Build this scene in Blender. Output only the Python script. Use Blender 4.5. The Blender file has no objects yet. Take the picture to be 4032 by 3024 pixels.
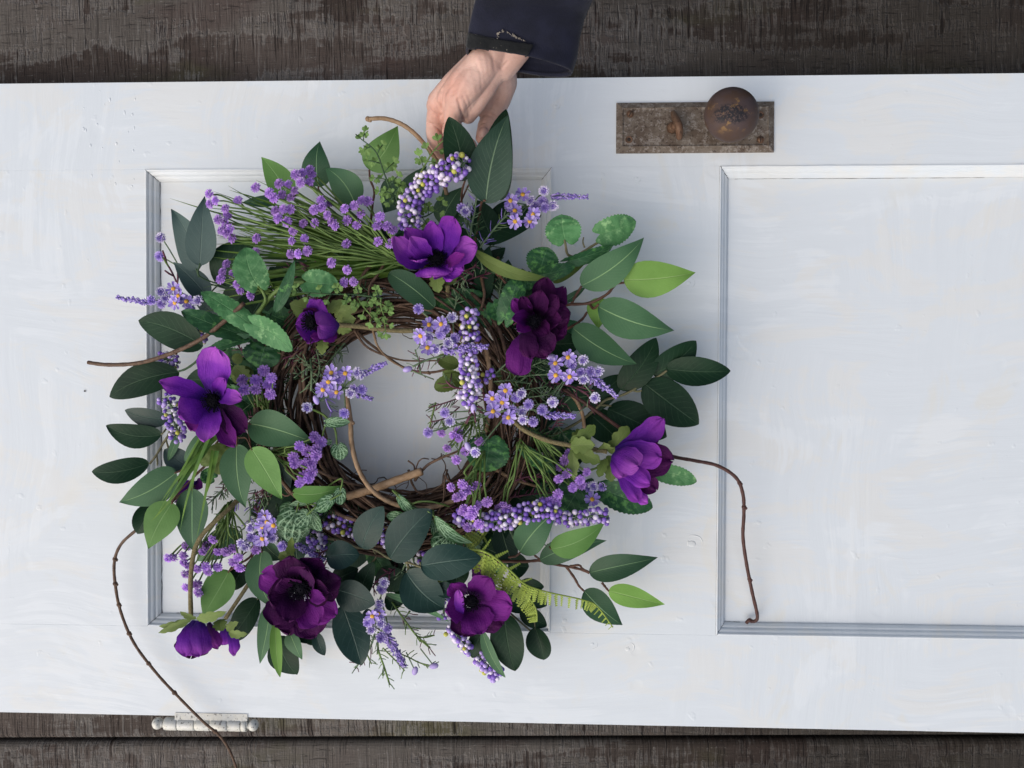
import bpy, bmesh, math, random
import numpy as np
from mathutils import Vector, Matrix, Euler
random.seed(7)
R = math.radians
SC = bpy.context.scene
COL = SC.collection

# ------------------------------------------------------------------ camera, sky, sun, exposure
TOP = 0.036                      # height of the door's face above the deck boards
CAM_H = 1.0                      # camera height above the door's face
CAM_ROT = Euler((R(-1.10099), R(2.39707), R(0.20086)), 'XYZ')
cd = bpy.data.cameras.new('camera'); cam = bpy.data.objects.new('camera', cd); COL.objects.link(cam)
cam.location = (0, 0, TOP + CAM_H); cam.rotation_euler = CAM_ROT
cd.sensor_width = 36; cd.lens = 36 * 3428.57 / 4032; cd.clip_start = 0.02; cd.clip_end = 200
SC.camera = cam
SUN_AZ, SUN_EL = math.atan2(-0.70, -0.62), R(44)      # light comes from the lower left of the door
w = bpy.data.worlds.new("World"); SC.world = w; w.use_nodes = True
nt = w.node_tree
sky = nt.nodes.new('ShaderNodeTexSky'); sky.sky_type = 'NISHITA'; sky.sun_disc = False
sky.sun_elevation = SUN_EL; sky.sun_rotation = SUN_AZ; sky.air_density = 1.0; sky.dust_density = 4.5; sky.ozone_density = 0.8
bg = nt.nodes['Background']; bg.inputs[1].default_value = 0.07
nt.links.new(sky.outputs[0], bg.inputs[0])
sd = bpy.data.lights.new('sun', 'SUN'); sd.energy = 1.5; sd.angle = R(100); sd.color = (1.0, 0.99, 0.98)
sun = bpy.data.objects.new('sun', sd); COL.objects.link(sun)
sdir = Vector((math.sin(SUN_AZ) * math.cos(SUN_EL), math.cos(SUN_AZ) * math.cos(SUN_EL), math.sin(SUN_EL)))
sun.rotation_euler = sdir.to_track_quat('Z', 'Y').to_euler(); sun.location = sdir * 5
SC.view_settings.view_transform = 'Standard'; SC.view_settings.look = 'None'
SC.view_settings.exposure = 0.50; SC.view_settings.gamma = 1.0

# ------------------------------------------------------------------ measuring: photo points -> metres
RM = CAM_ROT.to_matrix()
FP = 3428.57
REG = dict(A=(300, 600, 1000), B=(1200, 400, 1000), C=(1900, 600, 1000), D=(300, 1250, 1000), E=(1200, 1150, 1000),
           F=(2000, 1250, 1000), G=(300, 1950, 1000), H=(1200, 1900, 1000), I=(1900, 1950, 1000), J=(1600, 0, 800),
           K=(2350, 300, 800), L=(400, 2600, 800), M=(1100, 900, 600), N=(1750, 850, 600), O=(0, 0, 4032),
           P=(900, 1900, 600), Q=(1500, 1850, 800))
def P(reg, x, y, h):
    """the point seen at (x, y) of a measured detail, h metres above the door's face"""
    ox, oy, wd = REG[reg]; s = wd / 2212.0
    X, Y = ox + x * s, oy + y * s
    d = RM @ Vector(((X - 2016) / FP, -(Y - 1512) / FP, -1.0))
    t = (CAM_H - h) / -d.z
    return Vector((d.x * t, d.y * t, TOP + h))
def S(reg, px, h):
    return px * REG[reg][2] / 2212.0 / FP * (CAM_H - h)
def rnd(a, b): return random.uniform(a, b)

# ------------------------------------------------------------------ node helpers
def new_mat(name):
    m = bpy.data.materials.new(name); m.use_nodes = True
    t = m.node_tree; t.nodes.clear()
    return m, t
class NT:
    def __init__(s, t): s.t = t
    def n(s, typ, ins=None, **kw):
        nd = s.t.nodes.new(typ)
        for k, v in kw.items(): setattr(nd, k, v)
        for k, v in (ins or {}).items():
            if hasattr(v, 'links'): s.t.links.new(v, nd.inputs[k])
            else: nd.inputs[k].default_value = v
        return nd
    def m(s, op, a, b=0.0, c=0.0, clamp=False):
        return s.n('ShaderNodeMath', {0: a, 1: b, 2: c}, operation=op, use_clamp=clamp).outputs[0]
    def mix(s, f, a, b, bt='MIX'):
        nd = s.t.nodes.new('ShaderNodeMix'); nd.data_type = 'RGBA'; nd.blend_type = bt
        for i, v in ((0, f), (6, a), (7, b)):
            if hasattr(v, 'links'): s.t.links.new(v, nd.inputs[i])
            else: nd.inputs[i].default_value = v if i == 0 else (tuple(v) + (1,) if len(v) == 3 else v)
        return nd.outputs[2]
    def ramp(s, f, lo, hi):   # smoothstep
        return s.n('ShaderNodeMapRange', {0: f, 1: lo, 2: hi, 3: 0.0, 4: 1.0}, interpolation_type='SMOOTHSTEP').outputs[0]
    def noise(s, vec, scale, detail=3, rough=0.55, dist=0.0):
        return s.n('ShaderNodeTexNoise', {'Vector': vec, 'Scale': scale, 'Detail': detail, 'Roughness': rough, 'Distortion': dist}).outputs[0]
    def mapping(s, vec, scale=(1, 1, 1), rot=(0, 0, 0), loc=(0, 0, 0)):
        return s.n('ShaderNodeMapping', {'Vector': vec, 'Scale': scale, 'Rotation': rot, 'Location': loc}).outputs[0]
    def bump(s, h, strength, dist=0.001, normal=None):
        ins = {'Height': h, 'Strength': strength, 'Distance': dist}
        if normal: ins['Normal'] = normal
        return s.n('ShaderNodeBump', ins).outputs[0]
    def out(s, sh): s.n('ShaderNodeOutputMaterial', {0: sh})
    def bsdf(s, col, rough=0.5, spec=0.5, normal=None, metal=0.0, **kw):
        ins = {'Base Color': col if hasattr(col, 'links') else tuple(col) + (1,), 'Roughness': rough, 'Specular IOR Level': spec, 'Metallic': metal}
        ins.update({k.replace('_', ' '): v for k, v in kw.items()})
        if normal: ins['Normal'] = normal
        return s.n('ShaderNodeBsdfPrincipled', ins).outputs[0]
def jitter(N, col, amt):
    r = N.n('ShaderNodeObjectInfo').outputs['Random']
    v = N.m('ADD', N.m('MULTIPLY', r, 2 * amt), 1 - amt)
    return N.n('ShaderNodeHueSaturation', {'Color': col, 'Value': v}).outputs[0]

def leaf_mat(name, c1, c2, vein, mid=0.6, sidev=0.15, nveins=9, rough=0.45, spec=0.4, trans=0.12, mottle=None, net=0.0, bumpy=0.25):
    m, t = new_mat(name); N = NT(t)
    uv = N.n('ShaderNodeTexCoord'); ob = uv.outputs['Object']
    sx = N.n('ShaderNodeSeparateXYZ', {0: uv.outputs['UV']})
    u, v = sx.outputs[0], sx.outputs[1]
    a = N.m('ABSOLUTE', N.m('MULTIPLY', N.m('SUBTRACT', v, 0.5), 2.0))
    wob = N.noise(ob, 90, 2)
    col = N.mix(N.ramp(N.noise(ob, 28, 3), 0.3, 0.7), c1, c2)
    midm = N.m('MULTIPLY', N.ramp(a, 0.055, 0.012), N.ramp(u, 0.99, 0.8))
    ph = N.m('FRACT', N.m('ADD', N.m('SUBTRACT', N.m('MULTIPLY', u, nveins), N.m('MULTIPLY', a, 0.28 * nveins)), N.m('MULTIPLY', wob, 0.35)))
    line = N.ramp(N.m('ABSOLUTE', N.m('SUBTRACT', ph, 0.5)), 0.10, 0.02)
    line = N.m('MULTIPLY', line, N.ramp(a, 0.98, 0.55))
    if mottle:
        mm = N.ramp(N.noise(ob, 160, 3, 0.6), 0.50, 0.66)
        mm = N.m('MULTIPLY', mm, N.ramp(N.noise(ob, 40, 1), 0.38, 0.62))
        col = N.mix(mm, col, mottle)
    if net > 0:
        vn = N.n('ShaderNodeTexVoronoi', {'Vector': N.mapping(uv.outputs['UV'], (9, 7, 1)), 'Scale': 1.0}, feature='DISTANCE_TO_EDGE').outputs[0]
        k = N.m('MULTIPLY', N.ramp(vn, 0.10, 0.03), N.ramp(a, 1.0, 0.6))
        th = N.m('ARCTAN2', N.m('SUBTRACT', v, 0.5), N.m('ADD', u, 0.04))
        fr = N.m('FRACT', N.m('ADD', N.m('MULTIPLY', th, 2.9), N.m('ADD', N.m('MULTIPLY', wob, 0.7), 0.12)))
        fan = N.m('MULTIPLY', N.ramp(N.m('ABSOLUTE', N.m('SUBTRACT', fr, 0.5)), 0.20, 0.05), N.ramp(a, 1.0, 0.75))
        k = N.m('MAXIMUM', N.m('MULTIPLY', k, 0.65), fan)
        col = N.mix(N.m('MULTIPLY', k, net), col, vein)
    # woven cloth: broken pale threads across the leaf
    fab = N.noise(N.mapping(uv.outputs['UV'], (130, 9, 1)), 1.0, 2, 0.6)
    col = N.mix(N.m('MULTIPLY', N.ramp(fab, 0.62, 0.75), 0.16), col, vein)
    col = N.mix(N.m('MULTIPLY', line, sidev), col, vein)
    col = N.mix(N.m('MULTIPLY', midm, mid), col, vein)
    col = jitter(N, col, 0.16)
    h = N.m('ADD', N.m('MULTIPLY', N.noise(ob, 120, 2), bumpy * 2), N.m('ADD', N.m('MULTIPLY', line, -0.10), N.m('MULTIPLY', fab, 0.25)))
    h = N.m('ADD', h, N.m('MULTIPLY', midm, -0.8))
    b = N.bump(h, 0.45, 0.0012)
    sh = N.bsdf(col, rough, spec, b)
    if trans > 0:
        tr = N.n('ShaderNodeBsdfTranslucent', {'Color': N.mix(0.5, col, c2)}).outputs[0]
        sh = N.n('ShaderNodeMixShader', {0: trans, 1: sh, 2: tr}).outputs[0]
    N.out(sh); return m
def petal_mat(name, base, mid, tip, rough=0.6, trans=0.2):
    m, t = new_mat(name); N = NT(t)
    uv = N.n('ShaderNodeTexCoord'); ob = uv.outputs['Object']
    sx = N.n('ShaderNodeSeparateXYZ', {0: uv.outputs['UV']}); u = sx.outputs[0]
    un = N.m('ADD', u, N.m('MULTIPLY', N.m('SUBTRACT', N.noise(ob, 60, 2), 0.5), 0.5))
    col = N.mix(N.ramp(un, 0.1, 0.55), base, mid)
    col = N.mix(N.ramp(un, 0.55, 1.0), col, tip)
    st = N.noise(N.mapping(uv.outputs['UV'], (2.0, 26, 1)), 1.0, 3, 0.6)
    col = N.mix(N.m('MULTIPLY', N.ramp(st, 0.5, 0.75), 0.35), col, base)
    col = jitter(N, col, 0.2)
    b = N.bump(N.m('ADD', N.m('MULTIPLY', st, 1.6), N.noise(ob, 420, 2)), 0.6, 0.0012)
    sh = N.bsdf(col, rough, 0.18, b)
    tr = N.n('ShaderNodeBsdfTranslucent', {'Color': col}).outputs[0]
    N.out(N.n('ShaderNodeMixShader', {0: trans, 1: sh, 2: tr}).outputs[0]); return m
def plain_mat(name, c1, c2, scale=60, rough=0.55, spec=0.4, bump=0.3, jit=0.12, stretch=(1, 1, 1)):
    m, t = new_mat(name); N = NT(t)
    ob = N.n('ShaderNodeTexCoord').outputs['Object']
    f = N.noise(N.mapping(ob, stretch), scale, 4, 0.6)
    col = jitter(N, N.mix(N.ramp(f, 0.3, 0.7), c1, c2), jit)
    N.out(N.bsdf(col, rough, spec, N.bump(f, bump, 0.001))); return m

def paint_mat():
    m, t = new_mat('old_white_paint'); N = NT(t)
    ob = N.n('ShaderNodeTexCoord').outputs['Object']
    warp = N.n('ShaderNodeTexNoise', {'Vector': ob, 'Scale': 3.0, 'Detail': 2.0}).outputs['Color']
    wv = N.n('ShaderNodeVectorMath', {0: ob, 1: N.n('ShaderNodeVectorMath', {0: warp, 3: 0.12}, operation='SCALE').outputs[0]}, operation='ADD').outputs[0]
    s1 = N.noise(N.mapping(wv, (7, 75, 7), (0, 0, R(58))), 1.0, 4, 0.65)
    s2 = N.noise(N.mapping(wv, (6, 110, 6), (0, 0, R(4))), 1.0, 4, 0.65)
    s3 = N.noise(N.mapping(wv, (80, 6, 6), (0, 0, R(-12))), 1.0, 4, 0.65)
    pick = N.ramp(N.noise(ob, 5.0, 2, 0.5, 0.6), 0.44, 0.54)
    pick2 = N.ramp(N.noise(N.mapping(ob, loc=(3, 1, 0)), 4.0, 2, 0.5, 0.6), 0.48, 0.56)
    st = N.mix(pick2, N.mix(pick, s1, s2), s3)
    patch = N.noise(N.mapping(wv, (1, 2.2, 1), (0, 0, R(25))), 6.5, 5, 0.62, 0.9)
    cream = N.ramp(N.m('ADD', patch, N.m('MULTIPLY', N.m('SUBTRACT', st, 0.5), 0.42)), 0.50, 0.60)
    cream2 = N.ramp(N.noise(N.mapping(wv, (1.6, 1, 1), loc=(5, 2, 0)), 9, 4, 0.6, 0.8), 0.58, 0.72)
    cool = N.ramp(N.m('ADD', N.noise(N.mapping(wv, (1, 2, 1), (0, 0, R(-50)), (7, 4, 0)), 5, 4, 0.6, 0.9), N.m('MULTIPLY', N.m('SUBTRACT', st, 0.5), 0.5)), 0.56, 0.64)
    col = N.mix(N.m('MULTIPLY', cream, 0.75), (0.705, 0.748, 0.772), (0.742, 0.748, 0.722))
    col = N.mix(N.m('MULTIPLY', cream2, 0.50), col, (0.745, 0.725, 0.645))
    col = N.mix(N.m('MULTIPLY', N.ramp(st, 0.40, 0.62), 0.13), col, (0.80, 0.85, 0.88))
    col = N.mix(N.m('MULTIPLY', cool, 0.6), col, (0.765, 0.805, 0.825))
    speck = N.ramp(N.noise(ob, 230, 1), 0.84, 0.90)
    col = N.mix(N.m('MULTIPLY', speck, 0.5), col, (0.40, 0.38, 0.34))
    lumps = N.ramp(N.noise(ob, 75, 2, 0.4), 0.70, 0.80)
    dent = N.ramp(N.noise(N.mapping(ob, loc=(9, 0, 0)), 24, 1, 0.4), 0.70, 0.78)
    h = N.m('ADD', N.m('ADD', N.m('MULTIPLY', st, 0.9), N.m('MULTIPLY', N.noise(ob, 14, 3), 1.3)), N.m('SUBTRACT', N.m('MULTIPLY', lumps, 0.55), N.m('MULTIPLY', dent, 0.6)))
    N.out(N.bsdf(col, 0.42, 0.45, N.bump(h, 0.27, 0.0015))); return m

def deck_mat():
    m, t = new_mat('weathered_rough_sawn_wood'); N = NT(t)
    ob = N.n('ShaderNodeTexCoord').outputs['Object']
    rn = N.n('ShaderNodeObjectInfo').outputs['Random']
    off = N.n('ShaderNodeCombineXYZ', {0: N.m('MULTIPLY', rn, 7.0), 1: 0.0, 2: N.m('MULTIPLY', rn, 3.0)}).outputs[0]
    v = N.n('ShaderNodeVectorMath', {0: ob, 1: off}, operation='ADD').outputs[0]
    wob = N.n('ShaderNodeTexNoise', {'Vector': v, 'Scale': 30.0, 'Detail': 2.0}).outputs['Color']
    vw = N.n('ShaderNodeVectorMath', {0: v, 1: N.n('ShaderNodeVectorMath', {0: wob, 3: 0.004}, operation='SCALE').outputs[0]}, operation='ADD').outputs[0]
    saw = N.noise(N.mapping(vw, (420, 11, 1)), 1.0, 3, 0.8)       # saw marks across the board
    saw2 = N.noise(N.mapping(vw, (150, 8, 1)), 1.0, 3, 0.8)
    grain = N.noise(N.mapping(vw, (30, 300, 1)), 1.0, 4, 0.7)     # fibres along the board
    fuzz = N.noise(v, 330, 3, 0.7)
    # torn patches with ragged, stepped edges where the saw marks have worn off
    edge = N.m('ADD', N.noise(N.mapping(v, (4, 15, 1)), 1.0, 5, 0.62, 0.2), N.m('MULTIPLY', N.m('SUBTRACT', saw2, 0.5), 0.34))
    worn = N.ramp(edge, 0.49, 0.53)
    rim = N.m('MULTIPLY', N.ramp(edge, 0.45, 0.49), N.ramp(edge, 0.535, 0.51))
    blot = N.noise(N.mapping(v, (3.2, 7, 1), loc=(2, 5, 0)), 1.0, 5, 0.6)
    col = N.mix(N.ramp(blot, 0.33, 0.68), (0.046, 0.034, 0.028), (0.100, 0.080, 0.068))
    col = N.mix(N.m('MULTIPLY', worn, 0.50), col, (0.150, 0.137, 0.120))
    red = N.ramp(N.noise(N.mapping(v, (6, 12, 1), loc=(8, 1, 0)), 1.0, 4), 0.50, 0.66)
    col = N.mix(N.m('MULTIPLY', red, 0.45), col, (0.070, 0.042, 0.036))
    moss = N.ramp(N.noise(N.mapping(v, (4, 9, 1), loc=(1, 9, 0)), 1.0, 5), 0.55, 0.68)
    col = N.mix(N.m('MULTIPLY', moss, 0.55), col, (0.088, 0.086, 0.040))
    # boards grow darker over their right half, with a blotchy edge
    sx = N.n('ShaderNodeSeparateXYZ', {0: ob}).outputs[0]
    right_dark = N.ramp(N.m('ADD', sx, N.m('MULTIPLY', N.m('SUBTRACT', blot, 0.5), 0.9)), -0.20, 0.40)
    col = N.mix(N.m('MULTIPLY', right_dark, 0.74), col, (0.013, 0.010, 0.007))
    pale = N.m('MULTIPLY', N.ramp(saw, 0.58, 0.68), 0.40)
    pale = N.m('ADD', pale, N.m('ADD', N.m('MULTIPLY', N.ramp(N.m('MULTIPLY', fuzz, grain), 0.33, 0.42), 0.5), N.m('MULTIPLY', rim, 0.35)), clamp=True)
    col = N.mix(N.m('MULTIPLY', pale, N.m('SUBTRACT', 1.0, N.m('MULTIPLY', right_dark, 0.70))), col, (0.26, 0.245, 0.225))
    cut = N.m('MAXIMUM', N.m('MULTIPLY', N.ramp(saw, 0.44, 0.33), 0.75), N.ramp(saw2, 0.37, 0.29))
    cut = N.m('MULTIPLY', cut, N.m('SUBTRACT', 1.0, N.m('MULTIPLY', worn, 0.65)))
    crack = N.m('MULTIPLY', N.ramp(grain, 0.40, 0.30), N.m('ADD', N.m('MULTIPLY', worn, 0.35), 0.12))
    dirt = N.m('MAXIMUM', cut, crack)
    col = N.mix(N.m('MULTIPLY', dirt, 0.88), col, (0.012, 0.009, 0.009))
    h = N.m('SUBTRACT', N.m('ADD', N.m('MULTIPLY', saw, 0.9), N.m('ADD', N.m('MULTIPLY', grain, 0.8), N.m('MULTIPLY', worn, 0.7))), N.m('MULTIPLY', dirt, 1.5))
    N.out(N.bsdf(col, 0.85, 0.2, N.bump(h, 0.8, 0.0025))); return m

def rust_mat(name, base, rust, pale, amt):
    m, t = new_mat(name); N = NT(t)
    ob = N.n('ShaderNodeTexCoord').outputs['Object']
    f = N.noise(ob, 55, 5, 0.7); g = N.noise(ob, 210, 4, 0.75)
    col = N.mix(N.ramp(f, 0.35, 0.65), base, rust)
    col = N.mix(N.m('MULTIPLY', N.ramp(g, 0.50, 0.62), amt), col, pale)
    col = N.mix(N.m('MULTIPLY', N.ramp(N.noise(ob, 300, 2), 0.58, 0.70), 0.7), col, (0.030, 0.018, 0.012))
    N.out(N.bsdf(col, 0.6, 0.4, N.bump(N.m('ADD', f, g), 0.35, 0.0008), metal=0.25)); return m
def knob_mat():
    m, t = new_mat('worn_rusty_brown_metal'); N = NT(t)
    ob = N.n('ShaderNodeTexCoord').outputs['Object']
    kc = P('K', 1465, 400, 0.075)
    d = N.n('ShaderNodeVectorMath', {0: ob, 1: tuple(kc)}, operation='SUBTRACT').outputs[0]
    d = N.mapping(d, (0.75, 1.35, 0.5), (0, 0, R(14)))
    dist = N.n('ShaderNodeVectorMath', {0: d}, operation='LENGTH').outputs['Value']
    f = N.noise(ob, 90, 5, 0.65); g = N.noise(N.mapping(ob, (1, 1, 1), (0, 0, R(30))), 330, 3, 0.7)
    col = N.mix(N.ramp(N.noise(ob, 40, 4), 0.35, 0.65), (0.085, 0.050, 0.034), (0.085, 0.060, 0.058))
    ring = N.ramp(N.m('ADD', dist, N.m('MULTIPLY', f, 0.016)), 0.024, 0.017)
    core = N.m('MULTIPLY', ring, N.ramp(g, 0.40, 0.52))
    col = N.mix(N.m('MULTIPLY', N.ramp(f, 0.56, 0.66), N.ramp(dist, 0.03, 0.015)), col, (0.22, 0.13, 0.055))
    col = N.mix(core, col, (0.022, 0.021, 0.025))
    col = N.mix(N.m('MULTIPLY', N.ramp(g, 0.70, 0.78), 0.6), col, (0.33, 0.27, 0.20))
    N.out(N.bsdf(col, 0.62, 0.25, N.bump(N.m('ADD', f, core), 0.4, 0.0008), metal=0.1)); return m
def skin_mat():
    m, t = new_mat('skin'); N = NT(t)
    ob = N.n('ShaderNodeTexCoord').outputs['Object']
    col = N.mix(N.ramp(N.noise(ob, 35, 3), 0.35, 0.7), (0.57, 0.350, 0.285), (0.65, 0.425, 0.35))
    for (x, y, rad, a) in ((540, 1030, 0.016, 0.55), (300, 1200, 0.015, 0.45), (320, 1500, 0.018, 0.4), (820, 1450, 0.017, 0.55), (420, 1340, 0.012, 0.3)):
        c = P('J', x, y, 0.12)
        d = N.n('ShaderNodeVectorMath', {0: N.mapping(ob, (1, 1, 0.3)), 1: (c.x, c.y, c.z * 0.3)}, operation='DISTANCE').outputs['Value']
        col = N.mix(N.m('MULTIPLY', N.ramp(d, rad * 1.5, rad * 0.2), a), col, (0.60, 0.27, 0.20))
    wr = N.noise(N.mapping(ob, (150, 620, 300), (0, 0, R(70))), 1.0, 3, 0.6)
    fine = N.n('ShaderNodeTexVoronoi', {'Vector': ob, 'Scale': 900.0}).outputs[0]
    col = N.mix(N.m('MULTIPLY', N.ramp(wr, 0.45, 0.28), 0.22), col, (0.36, 0.19, 0.13))
    b = N.bump(N.m('ADD', N.m('MULTIPLY', wr, 1.0), N.m('MULTIPLY', fine, 0.25)), 0.35, 0.0007)
    N.out(N.bsdf(col, 0.5, 0.4, b, Subsurface_Weight=0.12, Subsurface_Radius=(0.004, 0.0015, 0.0008), Subsurface_Scale=1.0)); return m
def cloth_mat(name, c1, c2, scale=900, rough=0.8):
    m, t = new_mat(name); N = NT(t)
    ob = N.n('ShaderNodeTexCoord').outputs['Object']
    w1 = N.noise(N.mapping(ob, (1, 0.25, 1), (0, 0, R(12))), scale, 2)
    col = N.mix(N.ramp(N.noise(ob, 45, 3), 0.35, 0.7), c1, c2)
    h = N.m('ADD', w1, N.m('MULTIPLY', N.noise(ob, 40, 3), 2.5))
    N.out(N.bsdf(col, rough, 0.25, N.bump(h, 0.35, 0.0012), Sheen_Weight=0.1)); return m

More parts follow.
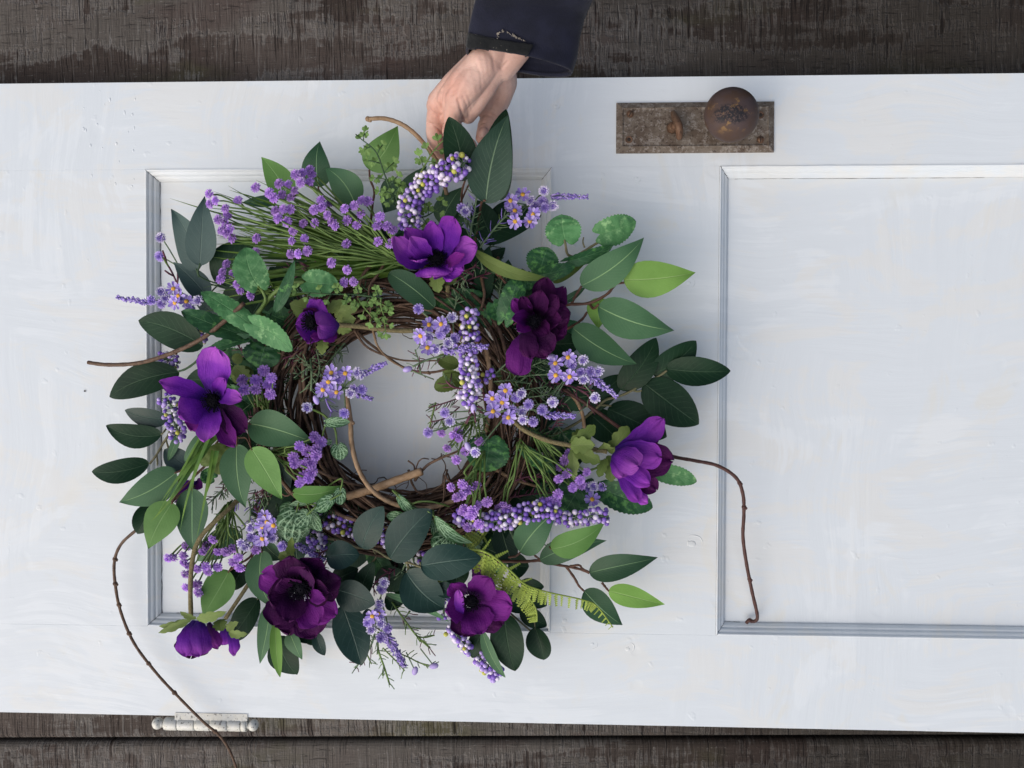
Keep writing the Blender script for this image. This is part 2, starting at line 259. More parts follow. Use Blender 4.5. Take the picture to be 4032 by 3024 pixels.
MAT = dict(
    ruscus=leaf_mat('dark_leaf_cloth', (0.008, 0.028, 0.013), (0.013, 0.040, 0.018), (0.07, 0.13, 0.07), 0.40, 0.17, 9, 0.40, 0.16, 0.03),
    pine=leaf_mat('pine_green_leaf_cloth', (0.020, 0.050, 0.030), (0.034, 0.070, 0.045), (0.20, 0.30, 0.17), 0.6, 0.12, 14, 0.42, 0.3, 0.06),
    teal=leaf_mat('blue_green_leaf_cloth', (0.014, 0.040, 0.031), (0.022, 0.054, 0.043), (0.11, 0.18, 0.14), 0.40, 0.10, 7, 0.33, 0.30, 0.04),
    grey=leaf_mat('grey_green_leaf_cloth', (0.045, 0.082, 0.074), (0.055, 0.096, 0.085), (0.12, 0.17, 0.14), 0.5, 0.10, 8, 0.55, 0.4, 0.08),
    ficus=leaf_mat('green_leaf_cloth', (0.060, 0.152, 0.066), (0.080, 0.182, 0.082), (0.28, 0.46, 0.20), 0.85, 0.07, 16, 0.52, 0.35, 0.12),
    deep=leaf_mat('deep_green_leaf_cloth', (0.026, 0.080, 0.035), (0.040, 0.102, 0.047), (0.22, 0.38, 0.18), 0.75, 0.08, 16, 0.5, 0.35, 0.08),
    lime=leaf_mat('light_green_leaf_cloth', (0.190, 0.370, 0.070), (0.230, 0.430, 0.090), (0.38, 0.55, 0.20), 0.6, 0.06, 12, 0.55, 0.3, 0.2),
    apple=leaf_mat('apple_green_leaf_cloth', (0.105, 0.240, 0.050), (0.135, 0.290, 0.068), (0.30, 0.48, 0.18), 0.6, 0.06, 12, 0.5, 0.35, 0.15),
    mint=leaf_mat('mottled_mint_leaf_cloth', (0.060, 0.200, 0.065), (0.110, 0.300, 0.110), (0.16, 0.36, 0.14), 0.4, 0.25, 6, 0.5, 0.35, 0.12, (0.28, 0.52, 0.22), 0, 1.2),
    mintd=leaf_mat('dark_mint_leaf_cloth', (0.020, 0.085, 0.030), (0.035, 0.125, 0.045), (0.12, 0.30, 0.12), 0.4, 0.25, 6, 0.48, 0.35, 0.08, (0.12, 0.32, 0.08), 0, 1.0),
    fit=leaf_mat('veined_leaf_cloth', (0.014, 0.062, 0.018), (0.035, 0.120, 0.030), (0.36, 0.56, 0.34), 0.7, 0.2, 6, 0.5, 0.35, 0.08, None, 0.85),
    olive=leaf_mat('olive_calyx_cloth', (0.075, 0.120, 0.022), (0.120, 0.170, 0.040), (0.2, 0.28, 0.1), 0.3, 0.15, 7, 0.6, 0.3, 0.15),
    sepal=leaf_mat('pale_green_calyx_cloth', (0.14, 0.205, 0.050), (0.215, 0.285, 0.085), (0.36, 0.42, 0.18), 0.3, 0.15, 7, 0.6, 0.3, 0.2),
    blade=leaf_mat('grass_blade_plastic', (0.045, 0.125, 0.020), (0.150, 0.260, 0.030), (0.22, 0.35, 0.08), 0.3, 0.0, 3, 0.5, 0.35, 0.1),
    violet=petal_mat('violet_petal_cloth', (0.036, 0.005, 0.165), (0.122, 0.011, 0.300), (0.275, 0.042, 0.410)),
    magenta=petal_mat('bright_violet_petal_cloth', (0.065, 0.008, 0.240), (0.200, 0.026, 0.400), (0.410, 0.088, 0.530)),
    purple=petal_mat('purple_petal_cloth', (0.050, 0.004, 0.080), (0.140, 0.010, 0.190), (0.190, 0.018, 0.230)),
    plum=petal_mat('plum_petal_cloth', (0.012, 0.001, 0.020), (0.036, 0.002, 0.044), (0.062, 0.004, 0.064), 0.65, 0.1),
    black=plain_mat('black_flower_centre', (0.002, 0.002, 0.004), (0.005, 0.004, 0.008), 300, 0.8, 0.1),
    whitetip=plain_mat('pale_stamen_tips', (0.25, 0.22, 0.3), (0.4, 0.38, 0.45), 200),
    pom=plain_mat('purple_foam_flower', (0.440, 0.230, 0.660), (0.580, 0.360, 0.790), 220, 0.6, 0.3, 0.2, 0.2),
    lav=plain_mat('lavender_plastic', (0.230, 0.150, 0.560), (0.400, 0.290, 0.720), 180, 0.5, 0.35, 0.2, 0.15),
    lil=plain_mat('lilac_plastic', (0.440, 0.330, 0.720), (0.580, 0.480, 0.800), 150, 0.5, 0.35, 0.2, 0.12),
    wht=plain_mat('white_tipped_plastic', (0.720, 0.660, 0.840), (0.800, 0.770, 0.880), 150, 0.5, 0.35, 0.2, 0.08),
    yel=plain_mat('yellow_flower_eye', (0.72, 0.36, 0.030), (0.80, 0.48, 0.07), 400, 0.6),
    by=plain_mat('yellow_green_berry', (0.46, 0.46, 0.06), (0.55, 0.54, 0.12), 100, 0.4),
    bp=plain_mat('violet_berry', (0.190, 0.095, 0.480), (0.300, 0.170, 0.610), 60, 0.38),
    bl=plain_mat('lilac_berry', (0.430, 0.310, 0.700), (0.560, 0.430, 0.780), 60, 0.38),
    bw=plain_mat('pale_pink_berry', (0.740, 0.640, 0.800), (0.800, 0.740, 0.860), 60, 0.38),
    stem=plain_mat('green_stem_plastic', (0.095, 0.170, 0.035), (0.160, 0.250, 0.065), 90, 0.55),
    dstem=plain_mat('dark_green_stem_plastic', (0.020, 0.060, 0.020), (0.050, 0.110, 0.035), 90, 0.5),
    sage=plain_mat('sage_needles', (0.100, 0.170, 0.080), (0.190, 0.270, 0.150), 150, 0.6),
    wine=plain_mat('wine_red_needles', (0.085, 0.020, 0.045), (0.150, 0.045, 0.070), 150, 0.6),
    rstem=plain_mat('red_brown_stem', (0.085, 0.040, 0.026), (0.140, 0.070, 0.045), 160, 0.6, 0.3, 0.6),
    ostem=plain_mat('olive_branch_stem', (0.120, 0.120, 0.055), (0.170, 0.150, 0.080), 160, 0.6),
    fuzzy=plain_mat('flocked_stem', (0.150, 0.130, 0.060), (0.270, 0.220, 0.120), 500, 0.9, 0.1, 1.0),
    vine=plain_mat('grapevine_bark', (0.040, 0.023, 0.016), (0.115, 0.070, 0.048), 120, 0.75, 0.25, 0.8, 0.2, (1, 1, 1)),
    vinel=plain_mat('light_grapevine_bark', (0.095, 0.056, 0.036), (0.190, 0.120, 0.078), 120, 0.7, 0.3, 0.8, 0.2),
    tan=plain_mat('tan_vine_bark', (0.240, 0.150, 0.080), (0.370, 0.250, 0.150), 140, 0.65, 0.3, 0.8),
    twig=plain_mat('brown_twig_bark', (0.075, 0.042, 0.026), (0.150, 0.090, 0.055), 200, 0.6, 0.35, 0.8),
    rtwig=plain_mat('dark_red_twig_bark', (0.045, 0.016, 0.012), (0.080, 0.030, 0.022), 200, 0.55, 0.4, 0.6),
    frond=plain_mat('maidenhair_green', (0.100, 0.200, 0.040), (0.160, 0.270, 0.070), 200, 0.55),
    limef=plain_mat('lime_fern_green', (0.260, 0.350, 0.040), (0.360, 0.460, 0.085), 150, 0.55),
    paint=paint_mat(), deck=deck_mat(),
    plate=rust_mat('rusted_steel', (0.190, 0.155, 0.120), (0.110, 0.078, 0.055), (0.36, 0.32, 0.28), 0.6),
    turn=rust_mat('brown_rusted_steel', (0.120, 0.070, 0.042), (0.160, 0.085, 0.050), (0.24, 0.15, 0.09), 0.3),
    knob=knob_mat(),
    hinge=rust_mat('chipped_white_hinge', (0.62, 0.62, 0.58), (0.70, 0.68, 0.60), (0.74, 0.74, 0.72), 0.5),
    hole=plain_mat('dark_hole', (0.03, 0.025, 0.02), (0.05, 0.04, 0.035), 100, 0.9, 0.1),
    skin=skin_mat(),
    nail=plain_mat('fingernail', (0.56, 0.33, 0.28), (0.62, 0.40, 0.34), 60, 0.35, 0.5, 0.1),
    navy=cloth_mat('navy_jacket_cloth', (0.0030, 0.0042, 0.0135), (0.0065, 0.0080, 0.0225)),
    strap=cloth_mat('black_hook_tape', (0.006, 0.007, 0.008), (0.014, 0.015, 0.016), 500, 0.95),
    fluff=plain_mat('grey_lint', (0.16, 0.14, 0.12), (0.30, 0.27, 0.23), 300, 0.95, 0.1, 1.0),
    soil=plain_mat('dark_soil', (0.02, 0.015, 0.012), (0.04, 0.03, 0.022), 20, 0.95, 0.1),
)

# ------------------------------------------------------------------ mesh helpers
class MB:
    def __init__(s): s.v = []; s.f = []; s.m = []; s.uv = []
    def face(s, idx, mat=0, uv=None):
        s.f.append(idx); s.m.append(mat); s.uv.append(uv or [(0.5, 0.5)] * len(idx))
    def tube(s, pts, rad, seg=6, mat=0, knots=0):
        n = len(pts); b = len(s.v); rs = rad if hasattr(rad, '__len__') else [rad] * n
        prev = None
        for i, p in enumerate(pts):
            d = (pts[min(i + 1, n - 1)] - pts[max(i - 1, 0)])
            d = d.normalized() if d.length > 1e-9 else Vector((1, 0, 0))
            if prev is None:
                a = d.orthogonal().normalized()
            else:
                a = (prev - d * prev.dot(d)); a = a.normalized() if a.length > 1e-6 else d.orthogonal().normalized()
            prev = a; c = d.cross(a)
            for k in range(seg):
                t = 2 * math.pi * k / seg
                s.v.append(p + (a * math.cos(t) + c * math.sin(t)) * rs[i])
        for i in range(n - 1):
            for k in range(seg):
                k2 = (k + 1) % seg
                s.face([b + i * seg + k, b + i * seg + k2, b + (i + 1) * seg + k2, b + (i + 1) * seg + k], mat)
        s.face([b + k for k in range(seg)][::-1], mat); s.face([b + (n - 1) * seg + k for k in range(seg)], mat)
    def ball(s, c, r, mat=0, nu=8, nv=5, sq=(1, 1, 1), M=None):
        b = len(s.v)
        for j in range(1, nv):
            t = math.pi * j / nv
            for i in range(nu):
                a = 2 * math.pi * i / nu
                q = Vector((math.sin(t) * math.cos(a) * sq[0], math.sin(t) * math.sin(a) * sq[1], math.cos(t) * sq[2])) * r
                s.v.append(c + (M @ q if M else q))
        for e in (1, -1):
            q = Vector((0, 0, e * r * sq[2])); s.v.append(c + (M @ q if M else q))
        T, Bt = len(s.v) - 2, len(s.v) - 1
        for i in range(nu):
            i2 = (i + 1) % nu
            s.face([T, b + i, b + i2], mat); s.face([Bt, b + (nv - 2) * nu + i2, b + (nv - 2) * nu + i], mat)
            for j in range(nv - 2):
                s.face([b + j * nu + i, b + (j + 1) * nu + i, b + (j + 1) * nu + i2, b + j * nu + i2], mat)
    def lathe(s, prof, M, seg=32, mat=0):
        b = len(s.v)
        for (r, z) in prof:
            for k in range(seg):
                a = 2 * math.pi * k / seg
                s.v.append(M @ Vector((r * math.cos(a), r * math.sin(a), z)))
        n = len(prof)
        for i in range(n - 1):
            for k in range(seg):
                k2 = (k + 1) % seg
                s.face([b + i * seg + k, b + i * seg + k2, b + (i + 1) * seg + k2, b + (i + 1) * seg + k], mat)
        s.face([b + k for k in range(seg)][::-1], mat); s.face([b + (n - 1) * seg + k for k in range(seg)], mat)
    def grid(s, rows, mat=0, uvs=None):
        b = len(s.v); n, m = len(rows), len(rows[0])
        for r in rows: s.v.extend(r)
        for i in range(n - 1):
            for j in range(m - 1):
                uv = [uvs[i][j], uvs[i][j + 1], uvs[i + 1][j + 1], uvs[i + 1][j]] if uvs else None
                s.face([b + i * m + j, b + i * m + j + 1, b + (i + 1) * m + j + 1, b + (i + 1) * m + j], mat, uv)
    def mesh(s, name, mats, smooth=True):
        me = bpy.data.meshes.new(name)
        me.from_pydata([tuple(v) for v in s.v], [], s.f)
        for m in mats: me.materials.append(m)
        me.polygons.foreach_set('material_index', s.m)
        ul = me.uv_layers.new(name='UVMap')
        ul.data.foreach_set('uv', [c for f in s.uv for p in f for c in p])
        me.polygons.foreach_set('use_smooth', [smooth] * len(s.f))
        me.update(); return me
    def build(s, name, mats, parent=None, smooth=True):
        return put(name, s.mesh(name, mats if isinstance(mats, list) else [mats], smooth), parent)
def put(name, me, parent=None, mw=None):
    o = bpy.data.objects.new(name, me); COL.objects.link(o)
    if mw is not None: o.matrix_basis = mw
    if parent is not None:
        o.parent = parent; o.matrix_parent_inverse = WM(parent).inverted()
    return o
def WM(o):
    m = o.matrix_basis.copy()
    if o.parent: m = WM(o.parent) @ o.matrix_parent_inverse @ m
    return m
def empty(name, loc, parent=None):
    return put(name, None, parent, Matrix.Translation(loc))
def tag(o, label=None, cat=None, kind=None):
    if label: o['label'] = label
    if cat: o['category'] = cat
    if kind: o['kind'] = kind
    return o
def bez(pts, n=6):
    """Catmull-Rom through the points"""
    out = []; L = len(pts)
    for i in range(L - 1):
        p0, p1, p2, p3 = pts[max(i - 1, 0)], pts[i], pts[i + 1], pts[min(i + 2, L - 1)]
        for k in range(n):
            t = k / n
            out.append(0.5 * ((2 * p1) + (p2 - p0) * t + (2 * p0 - 5 * p1 + 4 * p2 - p3) * t * t + (3 * p1 - p0 - 3 * p2 + p3) * t ** 3))
    out.append(pts[-1].copy()); return out
def bm_build(name, bm, mats, parent=None, smooth=False, bevel=0.0, segs=2):
    if bevel > 0:
        bmesh.ops.bevel(bm, geom=list(bm.edges), offset=bevel, segments=segs, profile=0.6, affect='EDGES')
    bmesh.ops.recalc_face_normals(bm, faces=bm.faces)
    me = bpy.data.meshes.new(name); bm.to_mesh(me); bm.free()
    for m in (mats if isinstance(mats, list) else [mats]): me.materials.append(m)
    me.polygons.foreach_set('use_smooth', [smooth] * len(me.polygons))
    return put(name, me, parent)
def box_bm(x0, x1, y0, y1, z0, z1):
    bm = bmesh.new()
    vs = [bm.verts.new(p) for p in ((x0, y0, z0), (x1, y0, z0), (x1, y1, z0), (x0, y1, z0), (x0, y0, z1), (x1, y0, z1), (x1, y1, z1), (x0, y1, z1))]
    for f in ((0, 3, 2, 1), (4, 5, 6, 7), (0, 1, 5, 4), (1, 2, 6, 5), (2, 3, 7, 6), (3, 0, 4, 7)): bm.faces.new([vs[i] for i in f])
    return bm

# ------------------------------------------------------------------ the deck
soil = MB(); soil.grid([[Vector((-3, -3, -0.32)), Vector((3, -3, -0.32))], [Vector((-3, 3, -0.32)), Vector((3, 3, -0.32))]])  # unseen soil plane, added so the gaps between boards stay dark
tag(soil.build('ground', MAT['soil']), 'unseen dark soil added under the deck boards', 'ground', 'structure')
deck = empty('deck', (0, 0, 0)); tag(deck, 'dark weathered rough sawn deck boards under the white door', 'deck', 'structure')
g0, g1 = P('O', 0, 1601, -TOP), P('O', 2212, 1594.5, -TOP)
ang = math.atan2(g1.y - g0.y, g1.x - g0.x)
gy = g0.y + (0 - g0.x) * math.tan(ang)
BW = 0.245
for i in range(-3, 7):
    y0 = gy + i * BW + 0.0022; y1 = gy + (i + 1) * BW - 0.0022
    bm = box_bm(-1.7, 1.7, y0, y1, -0.03, 0.0)
    ed = [e for e in bm.edges if all(v.co.z > -0.001 for v in e.verts) and abs(e.verts[0].co.y - e.verts[1].co.y) < 1e-6]
    bmesh.ops.bevel(bm, geom=ed, offset=0.008, segments=4, profile=0.5, affect='EDGES')
    o = bm_build('plank', bm, MAT['deck'], deck)
    o.rotation_euler = (0, 0, ang)

# ------------------------------------------------------------------ the door
YT, YB = 0.3297, -0.4118
LX0, LX1, RX0, RX1 = -0.4706, 0.0035, 0.1927, 0.80
PT, PB = 0.2288, -0.3061
DX0, DX1 = -0.72, 0.90
door = empty('panel_door', (0.1, YB, 0))
tag(door, 'white painted old door with two sunk panels and a rusty knob', 'door')
PM = MAT['paint']; b_ = 0.00025
def plank_part(nm, x0, x1, y0, y1, z0=0.0005, z1=TOP):
    return bm_build(nm, box_bm(x0, x1, y0, y1, z0, z1), PM, door, bevel=b_)
plank_part('stile', DX0, DX1, PT, YT); plank_part('stile', DX0, DX1, YB, PB)
plank_part('rail', DX0, LX0, PB, PT); plank_part('rail', LX1, RX0, PB, PT); plank_part('rail', RX1, DX1, PB, PT)
DEP, MW = 0.012, 0.0118
PROF = [(0.0, 0.0006), (0.0012, 0.0012), (0.0022, 0.0004), (0.0026, -0.0022), (0.0040, -0.0026), (0.0056, -0.0034), (0.0066, -0.0056), (0.0068, -0.0068),
        (0.0084, -0.0070), (0.0098, -0.0080), (0.0104, -0.0098), (0.0118, -0.0104), (0.0120, -0.0122)]
for (x0, x1) in ((LX0, LX1), (RX0, RX1)):
    pm = MB(); e = 0.006
    n = 2
    pm.grid([[Vector((x0 + e, PB + e, TOP - DEP - 0.0009)), Vector((x1 - e, PB + e, TOP - DEP - 0.0009))], [Vector((x0 + e, PT - e, TOP - DEP - 0.0009)), Vector((x1 - e, PT - e, TOP - DEP - 0.0009))]])
    # a shallow board, closed below
    pm.grid([[Vector((x0 + e, PT - e, 0.008)), Vector((x1 - e, PT - e, 0.008))], [Vector((x0 + e, PB + e, 0.008)), Vector((x1 - e, PB + e, 0.008))]])
    pm.build('panel', PM, door)
    cs = [(x0, PB), (x1, PB), (x1, PT), (x0, PT)]
    for k in range(4):
        a, b = Vector(cs[k]), Vector(cs[(k + 1) % 4])
        d = (b - a).normalized(); inn = Vector((-d.y, d.x)); L = (b - a).length
        rows = []
        for (o, z) in PROF:
            q0 = a + inn * o + d * (o + 0.00025); q1 = b + inn * o - d * (o + 0.00025)
            r_ = []
            ns = 40
            for j in range(ns + 1):
                q = q0.lerp(q1, j / ns)
                jz = rnd(-0.00022, 0.00022)
                r_.append(Vector((q.x, q.y, TOP + z + jz)))
            rows.append(r_)
        mm = MB(); mm.grid(rows); mm.build('moulding', PM, door)
# open mitres and a wavy crack beside the left panel, where the paint has parted
for (cx, cy, dx, dy, r_) in ((LX0, PT, 1, -1, .00034), (RX0, PT, 1, -1, .00036), (LX1, PT, -1, -1, .00030), (LX0, PB, 1, 1, .00022), (RX0, PB, 1, 1, .00018)):
    ck = MB(); q = bez([Vector((cx + dx * (o + rnd(-.0003, .0003)), cy + dy * (o + rnd(-.0003, .0003)), TOP + z + .0001)) for (o, z) in PROF[1:]], 2)
    ck.tube(q, [r_ * rnd(.4, 1.1) for _ in q], 5); ck.build('mitre_crack', MAT['hole'], door)
ck = MB(); q = bez([Vector((LX0 + .0122 + rnd(-.0006, .0009), PT - .012 - (PT - PB - .024) * k / 60, TOP - .0124)) for k in range(61)], 2)
ck.tube(q, [.00026 * rnd(.3, 1.2) for _ in q], 5); ck.build('paint_crack', MAT['hole'], door)
for (x0, x1, yy) in ((RX0 + .02, RX0 + .30, PT - .0122), (LX0 + .03, LX0 + .12, PB + .0122), (RX0 + .005, RX0 + .03, PB + .0122)):
    ck = MB(); q = [Vector((x0 + (x1 - x0) * k / 40, yy + rnd(-.0003, .0003), TOP - .0124)) for k in range(41)]
    ck.tube(q, [.0002 * rnd(.1, 1.1) for _ in q], 5); ck.build('paint_crack', MAT['hole'], door)
# small flaws in the paint and old screw holes
def flaw(nm, reg, x, y, rpx, kind):
    c = P(reg, x, y, 0); r = S(reg, rpx, 0); fb = MB()
    if kind == 'hole':
        fb.lathe([(r * 1.25, 0.0), (r * 1.15, 0.0005), (r, 0.0002)], Matrix.Translation(c), 16, 0)
        fb.lathe([(r * 0.98, 0.0001), (r * 0.5, 0.00035), (0.00005, 0.0004)], Matrix.Translation(c), 12, 1)
        return fb.build(nm, [PM, MAT['hole']], door)
    ring = []; a0 = rnd(-60, 60)
    for k in range(25):
        a = R(a0 - 75 + 150 * k / 24); ring.append(c + Vector((math.cos(a), math.sin(a), 0)) * r * (1 + .05 * math.sin(3 * a)) - Vector((0, 0, .0002)))
    fb.tube(ring, [0.0002 + 0.0005 * math.sin(math.pi * k / 24) for k in range(25)], 8)
    fb.ball(c + Vector((rnd(-.3, .1), rnd(-.3, .2), 0)) * r, r * .42, 0, 16, 7, (1, .8, 0.10)); fb.ball(c + Vector((rnd(-.5, 0), rnd(-.4, .4), 0)) * r, r * .2, 0, 10, 6, (.7, 1.5, 0.14))
    return fb.build(nm, PM, door)
flaw('nail_hole', 'D', 77, 640, 11, 'hole')
flaw('filled_hole', 'J', 1628, 1146, 44, 'r'); flaw('filled_hole', 'I', 1830, 430, 85, 'r'); flaw('filled_hole', 'C', 1805, 1140, 40, 'r')
flaw('filled_hole', 'C', 1340, 230, 36, 'r'); flaw('filled_hole', 'C', 1018, 236, 13, 'r'); flaw('filled_hole', 'I', 965, 1300, 36, 'r'); flaw('filled_hole', 'I', 1270, 1330, 50, 'r')
db = MB()
for k in range(22):
    c = P('A', rnd(60, 520), rnd(-560, 300), 0) if k < 24 else P('O', rnd(20, 2180), rnd(1400, 1530) if k % 2 else rnd(190, 350), 0)
    db.ball(c, rnd(0.0007, 0.0016), 0, 8, 5, (rnd(.6, 1), rnd(1, 2), 0.22))
tag(db.build('paint_drips', PM, door), kind='stuff')

# lock plate, knob, thumb turn
pl = [P('K', 212, 290, 0), P('K', 1930, 288, 0), P('K', 1918, 838, 0), P('K', 208, 838, 0)]
px0, px1 = (pl[0].x + pl[3].x) / 2, (pl[1].x + pl[2].x) / 2; py0, py1 = (pl[2].y + pl[3].y) / 2, (pl[0].y + pl[1].y) / 2
bv = S('K', 76, 0)
pb = MB()
lv = [(0, 0, -0.001), (0, 0, 0.0022), (bv * 0.85, bv * 0.85, 0.0058), (bv, bv, 0.0048), (bv + 0.001, bv + 0.001, 0.0046)]
for (i, j, z) in lv:
    pb.v += [Vector((px0 + i, py0 + j, TOP + z)), Vector((px1 - i, py0 + j, TOP + z)), Vector((px1 - i, py1 - j, TOP + z)), Vector((px0 + i, py1 - j, TOP + z))]
for l in range(len(lv) - 1):
    for k in range(4): pb.face([l * 4 + k, l * 4 + (k + 1) % 4, l * 4 + 4 + (k + 1) % 4, l * 4 + 4 + k])
pb.face([(len(lv) - 1) * 4 + k for k in range(4)])
plate = pb.build('lock_plate', MAT['plate'], door, smooth=False)
ZP = 0.0046
for (x, y, slot) in ((363, 412, 62), (350, 690, None), (1782, 422, None), (1780, 690, 88)):
    c = P('K', x, y, ZP); r = S('K', 36, 0); sb = MB()
    sb.lathe([(r * 1.12, 0), (r * 1.05, 0.0006), (r * 0.9, 0.0002)], Matrix.Translation(c), 16, 0)
    if slot is None:
        sb.lathe([(r * 0.62, 0.0001), (r * 0.5, 0.00035), (0.0001, 0.0004)], Matrix.Translation(c), 14, 1)
        sb.build('screw_hole', [MAT['turn'], MAT['hole']], plate)
    else:
        sb.lathe([(r * 0.9, 0.0002), (r * 0.7, 0.0010), (0.0001, 0.0013)], Matrix.Translation(c), 16, 0)
        d = Vector((math.cos(R(slot)), math.sin(R(slot)), 0)); n_ = Vector((-d.y, d.x, 0))
        sb.grid([[c + d * a + n_ * q + Vector((0, 0, 0.0014)) for q in (-0.0005, 0.0005)] for a in (-r * 0.8, r * 0.8)], 1)
        sb.build('screw', [MAT['turn'], MAT['hole']], plate)
kc = P('K', 1466, 420, 0.052); kr = S('K', 291, 0.056)
kb = MB(); M = Matrix.Translation((kc.x, kc.y, TOP))
prof = [(kr * 0.50, ZP), (kr * 0.48, ZP + 0.004), (kr * 0.34, ZP + 0.007), (kr * 0.30, 0.022), (kr * 0.36, 0.028)]
for k in range(0, 22):
    a = R(-62 + 152 * k / 21); prof.append((max(kr * math.cos(a), 0.0001), 0.052 + kr * 0.80 * math.sin(a)))
kb.lathe(prof, M, 48); kb.build('door_knob', MAT['knob'], door)
tb = MB(); tc = P('K', 820, 565, ZP)
tb.lathe([(S('K', 62, 0), 0), (S('K', 58, 0), 0.003), (S('K', 44, 0), 0.009), (0.0002, 0.010)], Matrix.Translation(tc), 20)
th = bez([P('K', 830, 395, 0.012), P('K', 868, 480, 0.019), P('K', 895, 570, 0.021), P('K', 900, 680, 0.013)], 6)
n = len(th); tb.tube(th, [S('K', 44, 0) * (0.55 + 0.45 * math.sin(math.pi * (0.1 + 0.8 * i / (n - 1)))) for i in range(n)], 12)
tb.tube([tc + Vector((0, 0, 0.006)), P('K', 880, 540, 0.018)], 0.0045, 10)
tb.build('thumb_turn', MAT['turn'], door)

# hinge on the lower edge
hinge = None
hz = -0.002
def HL(x, y=695): return P('L', x, y + (x - 1100) * 0.018, hz)
hb = MB(); a0, a1 = P('L', 800, 566, 0.0006), P('L', 1590, 600, 0.0006)
hb.grid([[Vector((a0.x, YB + 0.004, TOP + 0.0008)), Vector((a1.x, YB + 0.004, TOP + 0.0008))], [Vector((a0.x, YB - 0.0006, TOP + 0.0016)), Vector((a1.x, YB - 0.0006, TOP + 0.0016))],
         [Vector((a0.x, YB - 0.010, TOP + 0.003)), Vector((a1.x, YB - 0.010, TOP + 0.003))], [Vector((a0.x, YB - 0.010, TOP - 0.002)), Vector((a1.x, YB - 0.010, TOP - 0.002))],
         [Vector((a0.x, YB - 0.0006, TOP - 0.003)), Vector((a1.x, YB - 0.0006, TOP - 0.003))]])
hinge = hb.build('hinge', MAT['hinge'], door, smooth=False)
rr = S('L', 71, 0); xs = [690, 838, 1028, 1192, 1384, 1530, 1590]
for i in range(6):
    kb = MB(); p, q = HL(xs[i] + 3), HL(xs[i + 1] - 3)
    kb.tube([p, p.lerp(q, .03), p.lerp(q, .08), p.lerp(q, .92), p.lerp(q, .97), q], [rr * .9, rr * .97, rr, rr, rr * .97, rr * .9], 20)
    kb.build('knuckle', MAT['hinge'], hinge)
for (x, e) in ((610, -1), (1652, 1)):
    kb = MB(); c = HL(x); kb.ball(c, S('L', 66, 0), 0, 20, 14, (0.9, 1, 1)); kb.tube([HL(x), HL(x - e * 75)], rr * 0.6, 14)
    kb.build('pin_finial', MAT['hinge'], hinge)

# ------------------------------------------------------------------ the wreath
WC = P('O', 868, 885, 0)
wreath = empty('flower_wreath', WC)
tag(wreath, 'round twig wreath of purple anemones, lavender and green leaves on the white door', 'wreath')

# --- woven vine ring
RR, TR, HC = 0.128, 0.036, 0.040
rc = P('O', 866, 884, HC)
vb = MB()
def ring_pt(a, r, z, ex=1.0): return Vector((rc.x + math.cos(a) * r * ex, rc.y + math.sin(a) * r, TOP + z))
for i in range(170):
    a0 = rnd(0, 2 * math.pi); span = rnd(0.9, 4.2); ph = rnd(0, 6.28); tw = rnd(-1.6, 1.6); q = TR * math.sqrt(rnd(0.15, 1.0))
    n = int(span * 9) + 4; pts = []; rad = rnd(0.0010, 0.0026)
    wob = [rnd(-0.003, 0.003) for _ in range(4)]
    for k in range(n):
        a = a0 + span * k / (n - 1); t = ph + tw * (a - a0)
        rr_ = RR + q * math.cos(t) + wob[0] * math.sin(3 * a + ph) + rnd(-.0008, .0008)
        z = HC + q * 0.85 * math.sin(t) + wob[1] * math.sin(4 * a)
        pts.append(ring_pt(a, rr_, max(z, rad + 0.001)))
    vb.tube(pts, [rad * (1 - 0.3 * k / n) for k in range(n)], 5, 0 if i % 3 else 1)
for i in range(70):     # hair-thin tendrils that curl out of the ring
    a = rnd(0, 6.28); r0 = RR + rnd(-1, 1) * TR; p = ring_pt(a, r0, HC + rnd(-.02, .03)); d = Vector((rnd(-1, 1), rnd(-1, 1), rnd(-.2, .2))); pts = [p]
    for k in range(rnd and random.randint(6, 14)):
        d = (d + Vector((rnd(-1, 1), rnd(-1, 1), rnd(-.3, .3))) * 0.7).normalized(); p = p + d * 0.005
        p.z = max(p.z, TOP + 0.002); pts.append(p.copy())
    vb.tube(bez(pts, 2), rnd(0.0004, 0.0008), 4, 0)
tag(vb.build('vine_ring', [MAT['vine'], MAT['vinel']], wreath), kind='stuff')

def twig(nm, reg, pts, rpx, mat, nodes=(), taper=0.6, hs=None, parent=None):
    """a named single twig; pts = (x, y, h)"""
    q = bez([P(reg, x, y, h) for (x, y, h) in pts], 6); n = len(q); r = S(reg, rpx, 0.04)
    mb = MB(); mb.tube(q, [r * (1 - (1 - taper) * i / (n - 1)) * (1 + 0.06 * math.sin(i * 2.3)) for i in range(n)], 8)
    for (k, s) in nodes:
        i = int(k * (n - 1)); mb.ball(q[i], r * s, 0, 8, 6, (1, 1, 1)); mb.ball(q[i] + Vector((r, -r * .7, 0)), r * s * .7, 0, 6, 4)
    return mb.build(nm, MAT[mat], parent or wreath)
twig('vine_twig', 'O', [(420, 1050, .05), (330, 1110, .04), (300, 1140, .035), (262, 1175, .03), (247, 1215, .025), (250, 1270, .022), (262, 1325, .02), (290, 1390, .02), (337, 1453, .018), (385, 1505, .018), (440, 1560, .018), (475, 1590, .012), (500, 1630, .0), (520, 1690, -.02)], 3.7, 'twig', [(.30, 1.5), (.38, 1.5), (.44, 1.4), (.52, 1.5), (.60, 1.4), (.68, 1.5), (.83, 1.4)], 0.75)
twig('vine_twig', 'O', [(190, 783, .06), (235, 788, .062), (300, 784, .066), (365, 765, .07), (430, 735, .076), (480, 698, .082), (527, 655, .085)], 4.2, 'twig', [(.55, 1.25)], 1.15)
